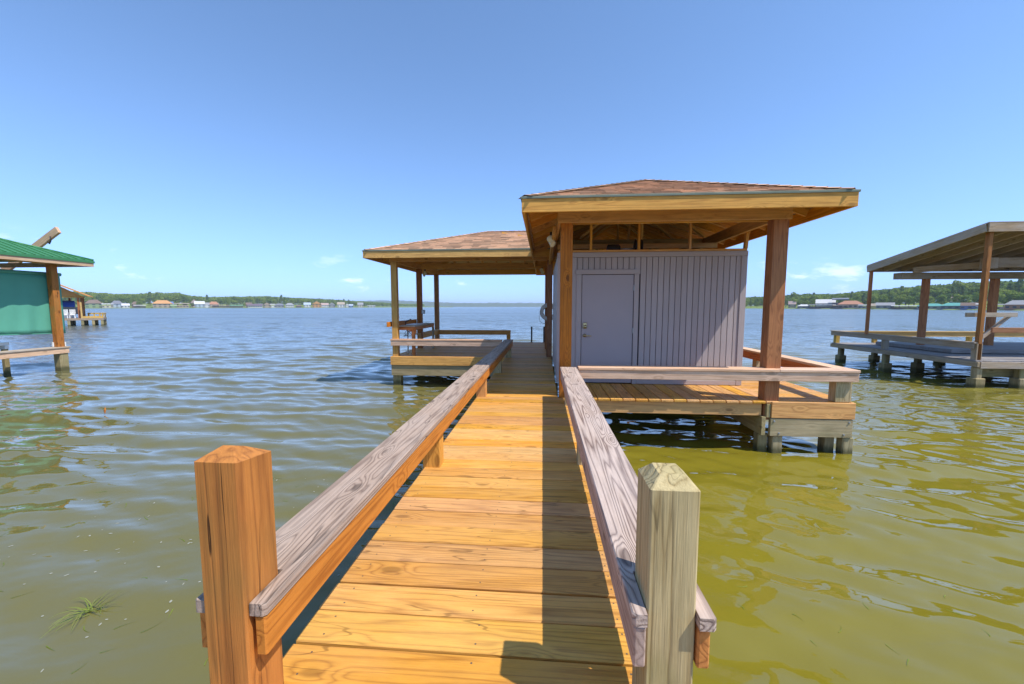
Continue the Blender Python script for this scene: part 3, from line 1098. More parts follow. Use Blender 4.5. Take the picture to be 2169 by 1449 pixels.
# open framing above the wall
bx('top_plate', 0.27, 3.60, YW + 0.0, YW + 0.09, 2.428, 2.468, BEAM, bh)
for x in (0.86, 1.72, 2.62):
    bx('stud', x - 0.02, x + 0.02, YW + 0.01, YW + 0.08, 2.470, 3.10, BEAM, bh)
board('stud', (3.585, YW + 0.05, 2.47), (3.61, YW + 0.05, 2.93), 0.05, 0.08, BEAM, bh, up=(0, 1, 0))
for x in (1.18, 1.95, 2.35):
    bx('stud', x - 0.02, x + 0.02, 9.17, 9.24, 2.40, 2.90, PILE, bh)
bx('ceiling_tie', 0.28, 3.42, 8.30, 8.34, 2.60, 2.70, SHEATH, bh)
bx('ceiling_tie', 0.28, 3.42, 10.2, 10.24, 2.60, 2.70, SHEATH, bh)
for yy in (8.2, 9.4, 10.8):
    for sx in (-1, 1):
        board('brace', (1.925 + sx * 1.2, yy, 2.80), (1.925 + sx * 0.15, yy, 3.62), 0.04, 0.09, SHEATH, bh, up=(0, 1, 0))
    bx('king_post', 1.905, 1.945, yy - 0.045, yy + 0.045, 2.72, 3.66, SHEATH, bh)
bx('drift_board', 0.14, 0.20, 6.6, 11.2, 2.60, 2.73, BEAM, bh)

# hoist machinery lying on the wall top
ho = empty('hoist_motor', (1.45, 7.9, 2.41), 'dark hoist motor and drum lying on top of the lavender wall', 'motor')
bx('base_plate', 1.16, 1.86, 7.72, 8.02, 2.412, 2.445, GREYBOX, ho)
obj('motor_body', lathe_mesh([(0.05, 0), (0.085, 0.02), (0.085, 0.22), (0.05, 0.25)], 14, BLACK), ho, Matrix.Translation((1.20, 7.86, 2.54)) @ Matrix.Rotation(R(90), 4, 'Y'))
obj('shaft', tube_mesh([(1.40, 7.86, 2.53), (1.78, 7.86, 2.53)], 0.022, 10, STEEL), ho)
obj('drum', lathe_mesh([(0.13, 0), (0.13, 0.02), (0.08, 0.03), (0.08, 0.10), (0.13, 0.11), (0.13, 0.13)], 16, BLACK), ho, Matrix.Translation((1.72, 7.86, 2.577)) @ Matrix.Rotation(R(90), 4, 'Y'))

# ------------------------------------------------------------------ patio and its pavilion roof
pd = empty('patio_deck', (-2.7, 13, 0), 'shaded plank patio deck on pilings to the left beyond the boathouse', 'deck')
planks_x(pd, -4.38, 0.09, 11.40, 16.15, DECK, screws=False)
planks_x(pd, -4.38, -1.07, 11.21, 11.40, DECK, screws=False)
bx('fascia_board', -4.42, -1.08, 11.165, 11.203, -0.25, -0.003, FASC, pd)
bx('fascia_board', -4.42, -4.382, 11.206, 16.15, -0.25, -0.003, FASC, pd)
bx('edge_beam', -4.41, -1.05, 11.20, 11.26, -0.56, -0.262, LOWB, pd)
for y in (13.5, 16.0):
    bx('cross_beam', -4.37, 0.2, y, y + 0.06, -0.50, -0.045, LOWB, pd)
for y in (11.275, 13.45, 15.85):
    for x in (-4.40, -2.75, -1.25):
        if y < 12 and x > -4:
            continue
        bx('piling', x, x + 0.24, y, y + 0.2, -1.7, -0.262 if y < 12 else -0.51, PILE, pd, 0.012)

pv = empty('pavilion', (-2.7, 13, 0), 'open pavilion with shingled hip roof standing over the patio deck', 'pavilion')
hip_roof(pv, -4.90, 1.25, 10.745, 16.70, 2.975, 3.97, 'X', (True, False))
for (px0, y0) in ((-4.375, 11.23), (-4.37, 13.52), (-4.42, 15.95)):
    bx('post', px0, px0 + 0.165, y0, y0 + 0.16, -0.2, 2.72, POSTB if y0 > 12 else BEAM, pv, 0.006)
for y in (11.225, 13.55, 15.97):
    bx('beam', -4.42 if y < 12 else -4.2, 0.09, y + 0.02, y + 0.10, 2.722, 2.91, BEAM, pv)
bx('beam', -4.36, -4.30, 11.33, 16.2, 2.724, 2.905, BEAM, pv)

pr = empty('railing', (-2.7, 11.2, 0), 'half-sunlit board railing along the near edge of the patio deck', 'railing')
board('cap', (-4.41, 11.235, 0.481), (-1.17, 11.235, 0.481), 0.17, 0.042, SIDEP, pr)
bx('side_board', -4.40, -1.165, 11.16, 11.198, 0.315, 0.458, SIDEP, pr)
pf = empty('railing', (-2.7, 15.9, 0), 'shaded brown railing at the lake end of the patio deck', 'railing')
board('cap', (-4.25, 15.87, 0.475), (-1.30, 15.87, 0.475), 0.16, 0.04, BEAM, pf)
bx('side_board', -4.25, -1.30, 15.79, 15.828, 0.315, 0.453, BEAM, pf)
bx('post', -1.46, -1.31, 15.83, 15.97, 0.002, 0.453, BEAM, pf)
ps = empty('railing', (-4.3, 14.8, 0), 'short side railing between the two farther left pavilion posts', 'railing')
board('cap', (-4.30, 13.30, 0.50), (-4.30, 15.93, 0.50), 0.15, 0.04, BEAM, ps)
bx('side_board', -4.255, -4.217, 13.30, 15.75, 0.33, 0.478, BEAM, ps)

# fish cleaning table
ft = empty('cleaning_table', (-4.0, 12.4, 0), 'wooden fish cleaning table between the left pavilion posts', 'table')
bx('table_top', -4.30, -3.75, 11.42, 13.50, 0.845, 0.880, GREYW, ft)
bx('apron', -3.79, -3.752, 11.44, 13.48, 0.75, 0.843, SIDE, ft)
bx('apron', -4.28, -3.80, 11.44, 11.478, 0.75, 0.843, SIDE, ft)
bx('back_board', -4.44, -4.402, 11.0, 13.6, 0.86, 1.0, SIDE, ft)
bx('leg', -3.885, -3.795, 11.49, 11.58, 0.002, 0.842, SIDE, ft)
bx('leg', -3.815, -3.75, 13.42, 13.48, 0.002, 0.744, GREYW, ft)
bx('bracket', -3.95, -3.89, 11.49, 11.54, 0.70, 0.843, SIDE, ft)
bx('bracket', -3.79, -3.752, 11.49, 11.56, 0.65, 0.748, SIDE, ft)
obj('drain_pipe', tube_mesh([(-4.16, 11.95, 0.84), (-4.16, 11.95, 0.0)], 0.022, 10, WHITE), ft)
obj('faucet', tube_mesh([(-4.2, 11.9, 0.88), (-4.2, 11.9, 0.98), (-4.15, 11.9, 1.0), (-4.02, 11.88, 1.06)], 0.014, 8, BLACK), ft)
hz = [(-4.12 + 0.10 * math.sin(t * 0.9), 11.7 + 0.012 * t, 0.84 - 0.30 * abs(math.sin(t * 0.33))) for t in range(22)]
obj('hose', tube_mesh(hz, 0.008, 6, BLACK), ft)
obj('cutting_board', box_mesh(0.7, 0.34, 0.02, WHITE), ft, Matrix.Translation((-4.0, 12.2, 0.891)) @ Matrix.Rotation(R(88), 4, 'Z'))


def floodlight(label, loc, flip=1, up_mount=0.10):
    e = empty('floodlight', loc, label, 'lamp', 'floodlights under the eaves')
    l = Vector(loc)
    obj('mount', tube_mesh([l + Vector((0, 0, up_mount)), l], 0.025, 8, BLACK), e)
    prof = [(0.022, 0), (0.03, 0.03), (0.055, 0.075), (0.062, 0.085), (0.058, 0.095), (0.02, 0.10)]
    for k, (rx, ry) in enumerate(((R(100), R(-12)), (R(125), R(40)))):
        M = Matrix.Translation(l + Vector((-0.03 * k * flip, -0.01, -0.06 * k))) @ Matrix.Rotation(rx, 4, 'X') @ Matrix.Rotation(ry * flip, 4, 'Y')
        obj('bulb', lathe_mesh(prof, 14, CREAMG), e, M)


floodlight('twin cream floodlight under the left eave of the boathouse', (0.13, 7.2, 2.63), 1, 0.12)
floodlight('cream floodlight beside the middle left pavilion post', (-4.12, 13.75, 2.62), -1, 0.11)
floodlight('small pale floodlight where the pavilion beams meet the boathouse', (-0.05, 13.48, 2.66), 1, 0.07)

eb = empty('electrical_box', (-4.14, 13.5, 1.2), 'small grey outlet box on the middle pavilion post', 'outlet box')
bx('housing', -4.203, -4.10, 13.53, 13.62, 1.19, 1.33, GREYBOX, eb, 0.006)
bx('cover', -4.19, -4.115, 13.515, 13.529, 1.205, 1.315, STEEL, eb, 0.004)

# life ring hanging on the far post
lrg = empty('life_ring', (0.13, 13.43, 1.25), 'white life ring with rope hanging on a far boathouse post', 'life ring')
V, Fc = [], []
for i in range(28):
    a = 2 * math.pi * i / 28
    for k in range(10):
        b = 2 * math.pi * k / 10
        rr2 = 0.23 + 0.065 * math.cos(b)
        V.append((0.17 + rr2 * math.cos(a), 13.43 + 0.05 * math.sin(b), 1.26 + rr2 * math.sin(a)))
for i in range(28):
    for k in range(10):
        Fc.append((i * 10 + k, i * 10 + (k + 1) % 10, ((i + 1) % 28) * 10 + (k + 1) % 10, ((i + 1) % 28) * 10 + k))
obj('ring', mesh_from('ring', V, Fc, WHITE, smooth=True), lrg)
obj('rope', tube_mesh([(-0.11, 13.39, 1.22), (-0.14, 13.38, 1.05), (-0.10, 13.38, 0.93), (0.02, 13.39, 0.86), (0.08, 13.42, 0.88)], 0.008, 6, GREYBOX), lrg)
bx('hook', 0.10, 0.13, 13.40, 13.497, 1.43, 1.45, STEEL, lrg)
for k, px_ in enumerate((-0.47, 0.03)):
    o = obj('mooring_pole', tube_mesh([(px_, 16.19, -1.6), (px_, 16.19, 0.2), (px_, 16.19, 0.63)], 0.032, 8, BLACK))
    tag(o, ('slim dark pole standing alone in the middle of the far walkway end', 'slim dark pole at the far walkway end close by the life ring')[k], 'pole', 'poles at the end of the dock')

# ------------------------------------------------------------------ neighbour boathouse on the left, green roof
gb = empty('green_roof_boathouse', (-17.4, 12, 0), 'neighbouring boathouse with green ribbed metal roof at the left edge', 'boathouse')
GX, GY = -16.8, 13.85
ez, pitch_ = 3.15, 0.364
a0 = Vector((GX, GY, ez))
a1 = Vector((GX, 5.5, ez))
t0 = Vector((GX - 2.6, GY - 2.6, ez + 2.6 * pitch_))
t1 = Vector((GX - 2.6, 8.0, ez + 2.6 * pitch_))
b1_ = Vector((GX - 5.2, GY, ez))
dz = Vector((0, 0, -0.02))
c1_ = Vector((GX - 5.2, 5.5, ez))
V = [a0, a1, t1, t0, b1_, c1_]
V = V + [v + dz for v in V]
Fs = [(0, 3, 2, 1), (0, 4, 3), (4, 5, 2, 3), (5, 1, 2)]
Fc = Fs + [tuple(i + 6 for i in f[::-1]) for f in Fs] + [(0, 1, 7, 6), (4, 0, 6, 10), (5, 4, 10, 11), (1, 5, 11, 7)]
groof = obj('roof', mesh_from('roof', V, Fc, GRNROOF), gb)
yy = GY - 0.06
while yy > 6.0:
    k = min(1.0, (GY - yy) / 2.6)
    up_ = Vector((-pitch_ * -1, 0, 1)).normalized()
    board('rib', (GX + 0.01, yy, ez + 0.012), (GX - 2.6 * k, yy, ez + 0.012 + 2.6 * k * pitch_), 0.045, 0.03, GRNROOF, groof, up=(pitch_, 0, 1), c=0.01)
    yy -= 0.24
obj('hip_flashing', tube_mesh([a0 + Vector((0, 0, 0.02)), t0 + Vector((0, 0, 0.02))], 0.035, 6, GRNROOF), groof)
bx('gable_trim', GX - 0.005, GX + 0.02, 5.5, GY + 0.02, ez - 0.10, ez - 0.022, GRNROOF, gb, 0.003)
bx('fascia', GX - 0.045, GX - 0.008, 5.5, GY, ez - 0.23, ez - 0.06, SIDEP, gb)
bx('fascia', GX - 5.2, GX - 0.05, GY - 0.05, GY - 0.01, ez - 0.23, ez - 0.06, SIDEP, gb)
bx('post', -17.51, -17.31, 12.88, 13.08, -0.02, 2.93, POSTO, gb, 0.008)
bx('post', -17.51, -17.31, 9.4, 9.6, -0.02, 2.93, POSTO, gb, 0.008)
bx('beam', -17.5, -17.32, 5.5, 13.2, 2.935, 3.05, BEAM, gb)
bx('edge_beam', -17.30, -17.25, 5.5, 13.15, -0.24, -0.055, SIDEP, gb)
bx('deck_edge', -17.62, -17.22, 5.5, 13.18, -0.05, -0.005, GREYW, gb)
bx('piling', -17.56, -17.28, 12.88, 13.14, -1.7, -0.055, PILE, gb, 0.02)
bx('cleat', -17.36, -17.30, 13.083, 13.12, 0.0, 0.16, WHITE, gb, 0.01)
bx('cleat', -17.52, -17.46, 12.84, 12.877, 0.0, 0.16, WHITE, gb, 0.01)

# tarp
V, Fc = [], []
NY, NZ = 60, 14
for i in range(NY):
    for j in range(NZ):
        y = 6.0 + 7.36 * i / (NY - 1)
        z = 0.50 + 2.06 * j / (NZ - 1) + 0.02 * math.sin(y * 1.3)
        wob = (0.05 * math.sin(y * 2.1) + 0.034 * math.sin(y * 6.3 + z * 0.7) + 0.022 * math.sin(y * 13 - z * 1.5)) * (1.0 - 0.75 * j / (NZ - 1))
        V.append((-17.62 + wob, y, z))
for i in range(NY - 1):
    for j in range(NZ - 1):
        Fc.append((i * NZ + j, (i + 1) * NZ + j, (i + 1) * NZ + j + 1, i * NZ + j + 1))
tp = empty('tarp', (-17.6, 12, 0.5), 'green tarpaulin curtain hanging under the green-roofed boathouse', 'tarpaulin')
cur = obj('curtain', mesh_from('curtain', V, Fc, TARP, smooth=True), tp)
md = cur.modifiers.new('thickness', 'SOLIDIFY')
md.thickness = 0.006
obj('top_roll', tube_mesh([(-17.62, 6.0, 2.60), (-17.62, 13.38, 2.60)], 0.06, 10, TARP), tp)
obj('hem', tube_mesh([(-17.62 + 0.05 * math.sin((6.0 + 7.36 * i / 29) * 2.1), 6.0 + 7.36 * i / 29, 0.50 + 0.02 * math.sin((6.0 + 7.36 * i / 29) * 1.3)) for i in range(30)], 0.014, 6, TARP), tp)

# boat on the lift under the tarp
bo = empty('motor_boat', (-18.6, 10.5, 0.1), 'dark grey boat hull tip showing below the green tarpaulin', 'boat')
V, Fc = [], []
NS = 12
for i in range(NS):
    t = i / (NS - 1)
    y = 7.0 + 5.25 * t
    w = 0.85 * (1 - max(0, (t - 0.5) / 0.5) ** 2.2)
    keel = 0.12 + 0.25 * max(0, (t - 0.6) / 0.4) ** 2
    for (u, z) in ((-1, 0.62 + 0.05 * t), (-0.92, 0.40), (-0.5, keel + 0.08), (0, keel), (0.5, keel + 0.08), (0.92, 0.40), (1, 0.62 + 0.05 * t)):
        V.append((-18.75 + u * w, y, z if w > 0.02 else 0.42 + 0.05 * (z - 0.3)))
for i in range(NS - 1):
    for k in range(6):
        Fc.append((i * 7 + k, i * 7 + k + 1, (i + 1) * 7 + k + 1, (i + 1) * 7 + k))
    Fc.append((i * 7 + 6, i * 7, (i + 1) * 7, (i + 1) * 7 + 6))
Fc.append(tuple(range(7)))
obj('hull', mesh_from('hull', V, Fc, HULL, smooth=False), bo)
obj('rub_rail', tube_mesh([(-17.88, 7.0, 0.62), (-17.9, 9.4, 0.64), (-18.1, 11.1, 0.66), (-18.6, 12.1, 0.67), (-18.75, 12.25, 0.67)], 0.025, 6, BLACK), bo)
bl = empty('boat_lift', (-18.2, 11, 0), 'white metal boat lift rail beneath the boat under the tarpaulin', 'boat lift')
bx('lift_rail', -18.05, -17.95, 6.5, 12.0, 0.14, 0.24, WHITE, bl)
bx('upright', -18.04, -17.97, 11.6, 11.68, 0.245, 0.62, WHITE, bl)
bx('crossbar', -19.6, -17.9, 11.85, 11.95, 0.02, 0.135, WHITE, bl)
bx('support', -18.06, -17.94, 11.84, 11.96, -1.6, 0.0195, PILE, bl)

bp_ = empty('boom_pole', (-24, 14.4, 0), 'slanting timber boom with hook rising behind the green roof', 'pole')
board('boom', (-27.5, 14.4, -0.9), (-18.85, 14.4, 4.42), 0.26, 0.10, SIDEP, bp_, up=(0, 1, 0))
obj('hook', tube_mesh([(-19.1, 14.3, 4.15), (-19.1, 14.3, 3.98), (-19.16, 14.3, 3.88), (-19.22, 14.3, 3.94)], 0.03, 6, BLACK), bp_)

# ------------------------------------------------------------------ dock with orange gable farther left
BASE = Matrix.Translation((-53.6, 44.7, 0)) @ Matrix.Rotation(R(47), 4, 'Z')
od = empty('orange_gable_dock', (-3, 1, 0), 'distant covered dock with orange board gable on the left', 'dock')
bx('deck', -9.0, 0.0, 0.0, 5.2, -0.20, 0.05, GREYW, od)
prism('gable_boards', [(-6.0, 2.72), (-1.75, 2.72), (-3.875, 4.12)], -0.75, -0.70, ORANGEC, od, Matrix.Rotation(R(90), 4, 'X'))
for (xe, ze_) in ((-6.35, 2.66), (-1.05, 2.60)):
    V = [Vector((xe, 0.1, ze_)), Vector((-3.875, 0.1, 4.16)), Vector((-3.875, 5.0, 4.16)), Vector((xe, 5.0, ze_))]
    V = V + [v + Vector((0, 0, 0.10)) for v in V]
    Fc = [(0, 1, 2, 3), (7, 6, 5, 4), (0, 4, 5, 1), (1, 5, 6, 2), (2, 6, 7, 3), (3, 7, 4, 0)]
    obj('roof_slope', mesh_from('roof_slope', V, Fc, ORANGEC), od)
bx('beam', -5.9, -1.85, 0.78, 0.94, 2.50, 2.71, BEAM, od)
bx('beam', -1.95, -1.80, 0.95, 4.8, 2.50, 2.71, BEAM, od)
for (x, y) in ((-2.05, 0.8), (-3.1, 4.7), (-2.0, 3.6), (-5.8, 0.8), (-1.95, 4.7), (-4.0, 4.7)):
    bx('post', x - 0.10, x + 0.10, y - 0.10, y + 0.10, 0.05, 2.50, POSTB, od)
for x in (-8.0, -6.0, -4.2, -2.9, -1.8, -0.9, -0.15):
    for y in (0.15, 2.6, 5.0):
        bx('piling', x - 0.12, x + 0.12, y - 0.12, y + 0.12, -1.7, -0.20, PILE, od)
for x in (-1.6, -1.1, -0.6, -0.12):
    bx('rail_post', x - 0.07, x + 0.07, 4.95, 5.07, 0.05, 0.62, YELW, od)
bx('rail', -1.7, 0.0, 4.95, 5.09, 0.46, 0.64, YELW, od)
bx('rail', -1.75, 0.0, 0.02, 0.10, 0.06, 0.30, YELW, od)
bx('rail', -0.08, 0.0, 0.12, 4.9, 0.46, 0.62, YELW, od)
bx('rail_post', -0.14, 0.0, 0.12, 0.26, 0.05, 0.62, YELW, od)
bx('rail_post', -1.88, -1.74, 0.02, 0.16, -0.2, 1.95, YELW, od)
cb = empty('covered_boat', (-4.5, 3.0, 0.1), 'boat under a bright blue cover at the orange-gabled dock', 'boat')
def loft(xs, prof, yc, taper):
    V = []
    for i in range(9):
        t = i / 8
        w = 1.0 - max(0, (t - 0.55) / 0.45) ** 2 * taper
        V += [(xs[0] + (xs[1] - xs[0]) * t, yc + u * w, z - 0.08 * abs(t - 0.5)) for u, z in prof]
    Fq = [(i * 5 + k, i * 5 + k + 1, (i + 1) * 5 + k + 1, (i + 1) * 5 + k) for i in range(8) for k in range(4)]
    return V, Fq + [(0, 1, 2, 3, 4), (44, 43, 42, 41, 40)]
obj('cover', mesh_from('cover', *loft((-7.6, -2.55), ((-1, 1.42), (-0.7, 1.98), (0, 2.18), (0.7, 1.98), (1, 1.42)), 3.0, 0.5), BLUET), cb)
obj('hull', mesh_from('hull', *loft((-7.6, -2.35), ((-1, 1.41), (-0.8, 0.85), (0, 0.55), (0.8, 0.85), (1, 1.41)), 3.0, 0.8), HULL), cb)
for y in (2.2, 3.7):
    bx('cradle', -7.0, -2.8, y, y + 0.12, 0.052, 0.62, WHITE, cb)
for (cx0, lab) in ((-3.45, 'white slatted dock chair nearer the blue-covered boat'), (-2.85, 'white slatted dock chair nearer the orange dock posts')):
    ch = empty('dock_chair', (cx0, 0.6, 0.05), lab, 'chair', 'white chairs on the distant dock')
    for q in range(5):
        bx('slat', cx0 + q * 0.10, cx0 + 0.075 + q * 0.10, 0.98, 1.02, 0.45, 1.10, WHITE, ch)
    bx('seat', cx0 - 0.02, cx0 + 0.50, 0.45, 0.99, 0.42, 0.46, WHITE, ch)
    for (u, v) in ((0, 0.48), (0.41, 0.48), (0, 0.90), (0.41, 0.90)):
        bx('leg', cx0 + u, cx0 + u + 0.07, v, v + 0.06, 0.051, 0.418, WHITE, ch)
    for u in (-0.05, 0.46):
        bx('arm', cx0 + u, cx0 + u + 0.08, 0.45, 0.97, 0.66, 0.69, WHITE, ch)
BASE = Matrix.Identity(4)

# ------------------------------------------------------------------ open dock shelter on the right
nd = empty('open_dock_shelter', (12.2, 14, 0), 'weathered open-sided dock shelter with sloping roof at the right edge', 'dock')
x = 12.0
DX0, DX1 = 12.0, 20.0
n = 0
key = ('gplank', 1)
V, Fc = cbox(0.62 * 9.0, 0.185, 0.035, 0.004)
MESHES[key] = mesh_from('plank', V, Fc, DKGREY)
while x < DX1:
    M = Matrix((Vector((0, 1, 0)), Vector((-1, 0, 0)), Vector((0, 0, 1)))).transposed().to_4x4()
    M.translation = (x + 0.095, 11.95 + 2.79, -0.05 - 0.0175)
    obj('plank', MESHES[key], nd, M)
    x += 0.19
bx('side_beam', 11.99, 12.05, 11.9, 17.6, -0.235, -0.088, GREYW, nd)
bx('front_beam', 12.08, 20.0, 11.90, 11.95, -0.27, -0.088, GREYW, nd)
bx('front_beam', 12.35, 20.0, 12.25, 12.31, -0.56, -0.30, PILE, nd)
bx('back_beam', 12.06, 20.0, 17.55, 17.6, -0.25, -0.088, GREYW, nd)
for (x, y) in ((12.03, 11.95), (13.2, 12.0), (16.2, 12.0), (12.05, 14.95), (13.25, 15.1), (15.5, 15.1), (12.2, 17.3), (13.5, 17.3), (16.0, 17.3)):
    bx('piling', x, x + 0.17, y, y + 0.17, -1.7, -0.24, PILE, nd, 0.02)
    bx('piling_collar', x - 0.05, x + 0.22, y - 0.05, y + 0.22, -1.7, -0.55, PILE, nd, 0.02)
for y in (12.0, 15.0, 17.35):
    bx('rail_post', 12.03, 12.18, y, y + 0.15, -0.24, 0.41, GREYW if y < 16 else YELW, nd)
bx('rail_board', 11.985, 12.022, 12.05, 17.6, 0.26, 0.41, GREYW, nd)
bx('rail_cap', 11.97, 12.12, 12.02, 17.62, 0.413, 0.452, GREYW, nd)
bx('rail_board', 12.2, 20, 17.44, 17.48, 0.22, 0.40, YELW, nd)
bx('rail_cap', 12.2, 20, 17.40, 17.58, 0.402, 0.44, YELW, nd)
for x in (13.6, 15.4, 17.2):
    bx('rail_post', x, x + 0.14, 17.49, 17.62, -0.05, 0.40, YELW, nd)
bx('rail_board', 12.40, 20, 12.02, 12.07, 0.72, 0.86, POSTB, nd)
bx('inner_step', 12.9, 20, 13.6, 16.5, -0.03, 0.09, DKGREY, nd)
# roof
RX0, RX1 = 11.92, 20.0
YN, YF, ZN, ZF = 11.95, 15.85, 3.68, 2.93
V = [Vector((RX0, YN - 0.05, ZN)), Vector((RX1, YN - 0.05, ZN)), Vector((RX1, YF + 0.05, ZF)), Vector((RX0, YF + 0.05, ZF))]
V = V + [v + Vector((0, 0, 0.03)) for v in V]
Fc = [(3, 2, 1, 0), (4, 5, 6, 7), (0, 1, 5, 4), (1, 2, 6, 5), (2, 3, 7, 6), (3, 0, 4, 7)]
nroof = obj('roof', mesh_from('roof', V, Fc, GREYW), nd)
board('fascia', (RX0 - 0.02, YN, ZN - 0.12), (RX0 - 0.02, YF, ZF - 0.12), 0.04, 0.22, GREYW, nroof)
board('fascia', (RX0 + 0.01, YN - 0.03, ZN - 0.12), (RX1, YN - 0.03, ZN - 0.12), 0.04, 0.22, GREYW, nroof)
board('fascia', (RX0 + 0.01, YF + 0.02, ZF - 0.12), (RX1, YF + 0.02, ZF - 0.12), 0.04, 0.20, GREYW, nroof)
x = RX0 + 0.55
while x < RX1:
    board('rafter', (x, YN, ZN - 0.12), (x, YF, ZF - 0.12), 0.05, 0.2, YELW if int(x * 10) % 3 == 0 else GREYW, nroof)
    x += 0.6
bx('post', 12.06, 12.16, 12.0, 12.11, -0.05, 3.46, POSTB, nd)
bx('post', 11.93, 12.01, 15.70, 15.79, 0.42, 2.75, POSTB, nd)
bx('post', 13.28, 13.44, 15.1, 15.26, -0.26, 2.40, POSTB, nd)
bx('post', 15.48, 15.66, 15.1, 15.26, -0.26, 2.40, POSTB, nd)
bx('beam', 12.45, 20.0, 15.05, 15.40, 2.402, 2.62, GREYW, nd)
board('tie', (12.75, 15.0, 2.70), (20.0, 13.0, 3.15), 0.06, 0.2, GREYW, nd)
bx('block', 13.75, 14.0, 13.6, 13.9, 2.62, 2.95, GREYW, nd)
bx('block', 14.05, 20.0, 13.65, 13.85, 2.66, 2.95, GREYW, nd)
bx('hanger', 14.02, 14.045, 13.9, 13.925, 0.0, 2.70, STEEL, nd)
bx('arm', 11.85, 13.15, 12.16, 12.22, 1.15, 1.27, GREYW, nd)
board('brace', (12.22, 12.27, 0.40), (13.08, 12.27, 1.21), 0.05, 0.11, GREYW, nd, up=(0, 1, 0))

# ------------------------------------------------------------------ far houses and boat sheds
def hmat(name, col, rough=0.8):
    mean = sum(col) / 3
    return MATS.get(name) or paint(name, tuple(0.8 * (c * 0.78 + mean * 0.22) for c in col), rough, 0, 0.25, 0.6)


HC = dict(white=(0.72, 0.71, 0.68), cream=(0.62, 0.55, 0.38), tan=(0.50, 0.38, 0.25), brown=(0.24, 0.15, 0.10), grey=(0.34, 0.34, 0.35),
          blue=(0.10, 0.22, 0.55), paleblue=(0.45, 0.56, 0.66), orange=(0.75, 0.33, 0.05), rust=(0.55, 0.22, 0.09), green=(0.30, 0.42, 0.17),
          teal=(0.07, 0.42, 0.36), dark=(0.10, 0.09, 0.10), purple=(0.19, 0.12, 0.16), pink=(0.55, 0.36, 0.30), yellow=(0.66, 0.50, 0.16), slate=(0.20, 0.21, 0.25),
          glass=(0.05, 0.07, 0.09))


def house(label, px, wpx, top, base, tab, off, wall, roof, kind='gable', face=0.0, cat='house', group='houses along the far shore', nwin=3, frac=0.55):
    """px, wpx, top, base: bearing, width and rows measured on the photograph, turned into metres at the house's distance"""
    d = interp(tab, px) + off
    s = d / F_PX
    w = wpx * s
    zt = CAM_Z + (649.5 - top) * s
    zb = land_z(off, hill_at(tab, px)) - 0.3
    p = bearing(px, d)
    h = zt - zb
    e = empty('shore_house', (p.x, p.y, zb), label, cat, group)
    yaw = math.atan2(-p.x, p.y) + face
    B = Matrix.Translation((p.x, p.y, zb)) @ Matrix.Rotation(yaw, 4, 'Z')
    dp = w * 0.75
    eh = h * frac
    wm = hmat('house_' + wall, HC[wall])
    rm = hmat('roof_' + roof, HC[roof])
    gm = hmat('house_glass', HC['glass'], 0.2)
    obj('wall', box_mesh(w * 0.92, dp * 0.9, eh, wm, 0.02), e, B @ Matrix.Translation((0, dp * 0.45, eh / 2)))
    hw, ov = w / 2, 0.04 * w
    y0, y1 = -ov, dp * 0.9 + ov
    if kind == 'gable':      # ridge runs across
        V = [(-hw, y0, eh), (hw, y0, eh), (hw, y1, eh), (-hw, y1, eh), (-hw, (y0 + y1) / 2, h), (hw, (y0 + y1) / 2, h)]
        Fc = [(0, 1, 5, 4), (2, 3, 4, 5), (1, 2, 5), (3, 0, 4), (3, 2, 1, 0)]
    elif kind == 'front':    # gable end to the water
        V = [(-hw, y0, eh), (hw, y0, eh), (hw, y1, eh), (-hw, y1, eh), (0, y0, h), (0, y1, h)]
        Fc = [(0, 1, 4), (1, 2, 5, 4), (2, 3, 5), (3, 0, 4, 5), (3, 2, 1, 0)]
    elif kind == 'hip':
        q = hw * 0.55
        V = [(-hw, y0, eh), (hw, y0, eh), (hw, y1, eh), (-hw, y1, eh), (-hw + q, (y0 + y1) / 2, h), (hw - q, (y0 + y1) / 2, h)]
        Fc = [(0, 1, 5, 4), (2, 3, 4, 5), (1, 2, 5), (3, 0, 4), (3, 2, 1, 0)]
    else:                    # flat / monoslope
        V = [(-hw, y0, h * 0.88), (hw, y0, h * 0.88), (hw, y1, h), (-hw, y1, h), (-hw, y0, h * 0.80), (hw, y0, h * 0.80), (hw, y1, h * 0.92), (-hw, y1, h * 0.92)]
        Fc = [(0, 1, 2, 3), (7, 6, 5, 4), (0, 4, 5, 1), (1, 5, 6, 2), (2, 6, 7, 3), (3, 7, 4, 0)]
    obj('roof', mesh_from('roof', V, Fc, rm), e, B)
    if kind == 'front':
        V2 = [(-hw * 0.90, -0.02, eh), (hw * 0.90, -0.02, eh), (0, -0.02, h * 0.97), (-hw * 0.90, y0 - 0.08, eh), (hw * 0.90, y0 - 0.08, eh), (0, y0 - 0.08, eh + (h - eh) * 0.9)]
        obj('gable_wall', mesh_from('gable_wall', V2, [(3, 4, 5), (0, 2, 1), (0, 1, 4, 3), (1, 2, 5, 4), (2, 0, 3, 5)], wm), e, B)
    rows = 2 if eh > 4.5 else 1
    ww = w * 0.5 / nwin
    for r in range(rows):
        for k in range(nwin):
            xx = -w * 0.36 + w * 0.72 * k / max(1, nwin - 1)
            zz = eh * (0.55 if rows == 1 else (0.27 + 0.46 * r))
            obj('window', box_mesh(ww, 0.12, eh * 0.36 / rows, gm, 0.01), e, B @ Matrix.Translation((xx, -0.06, zz)))
    return e


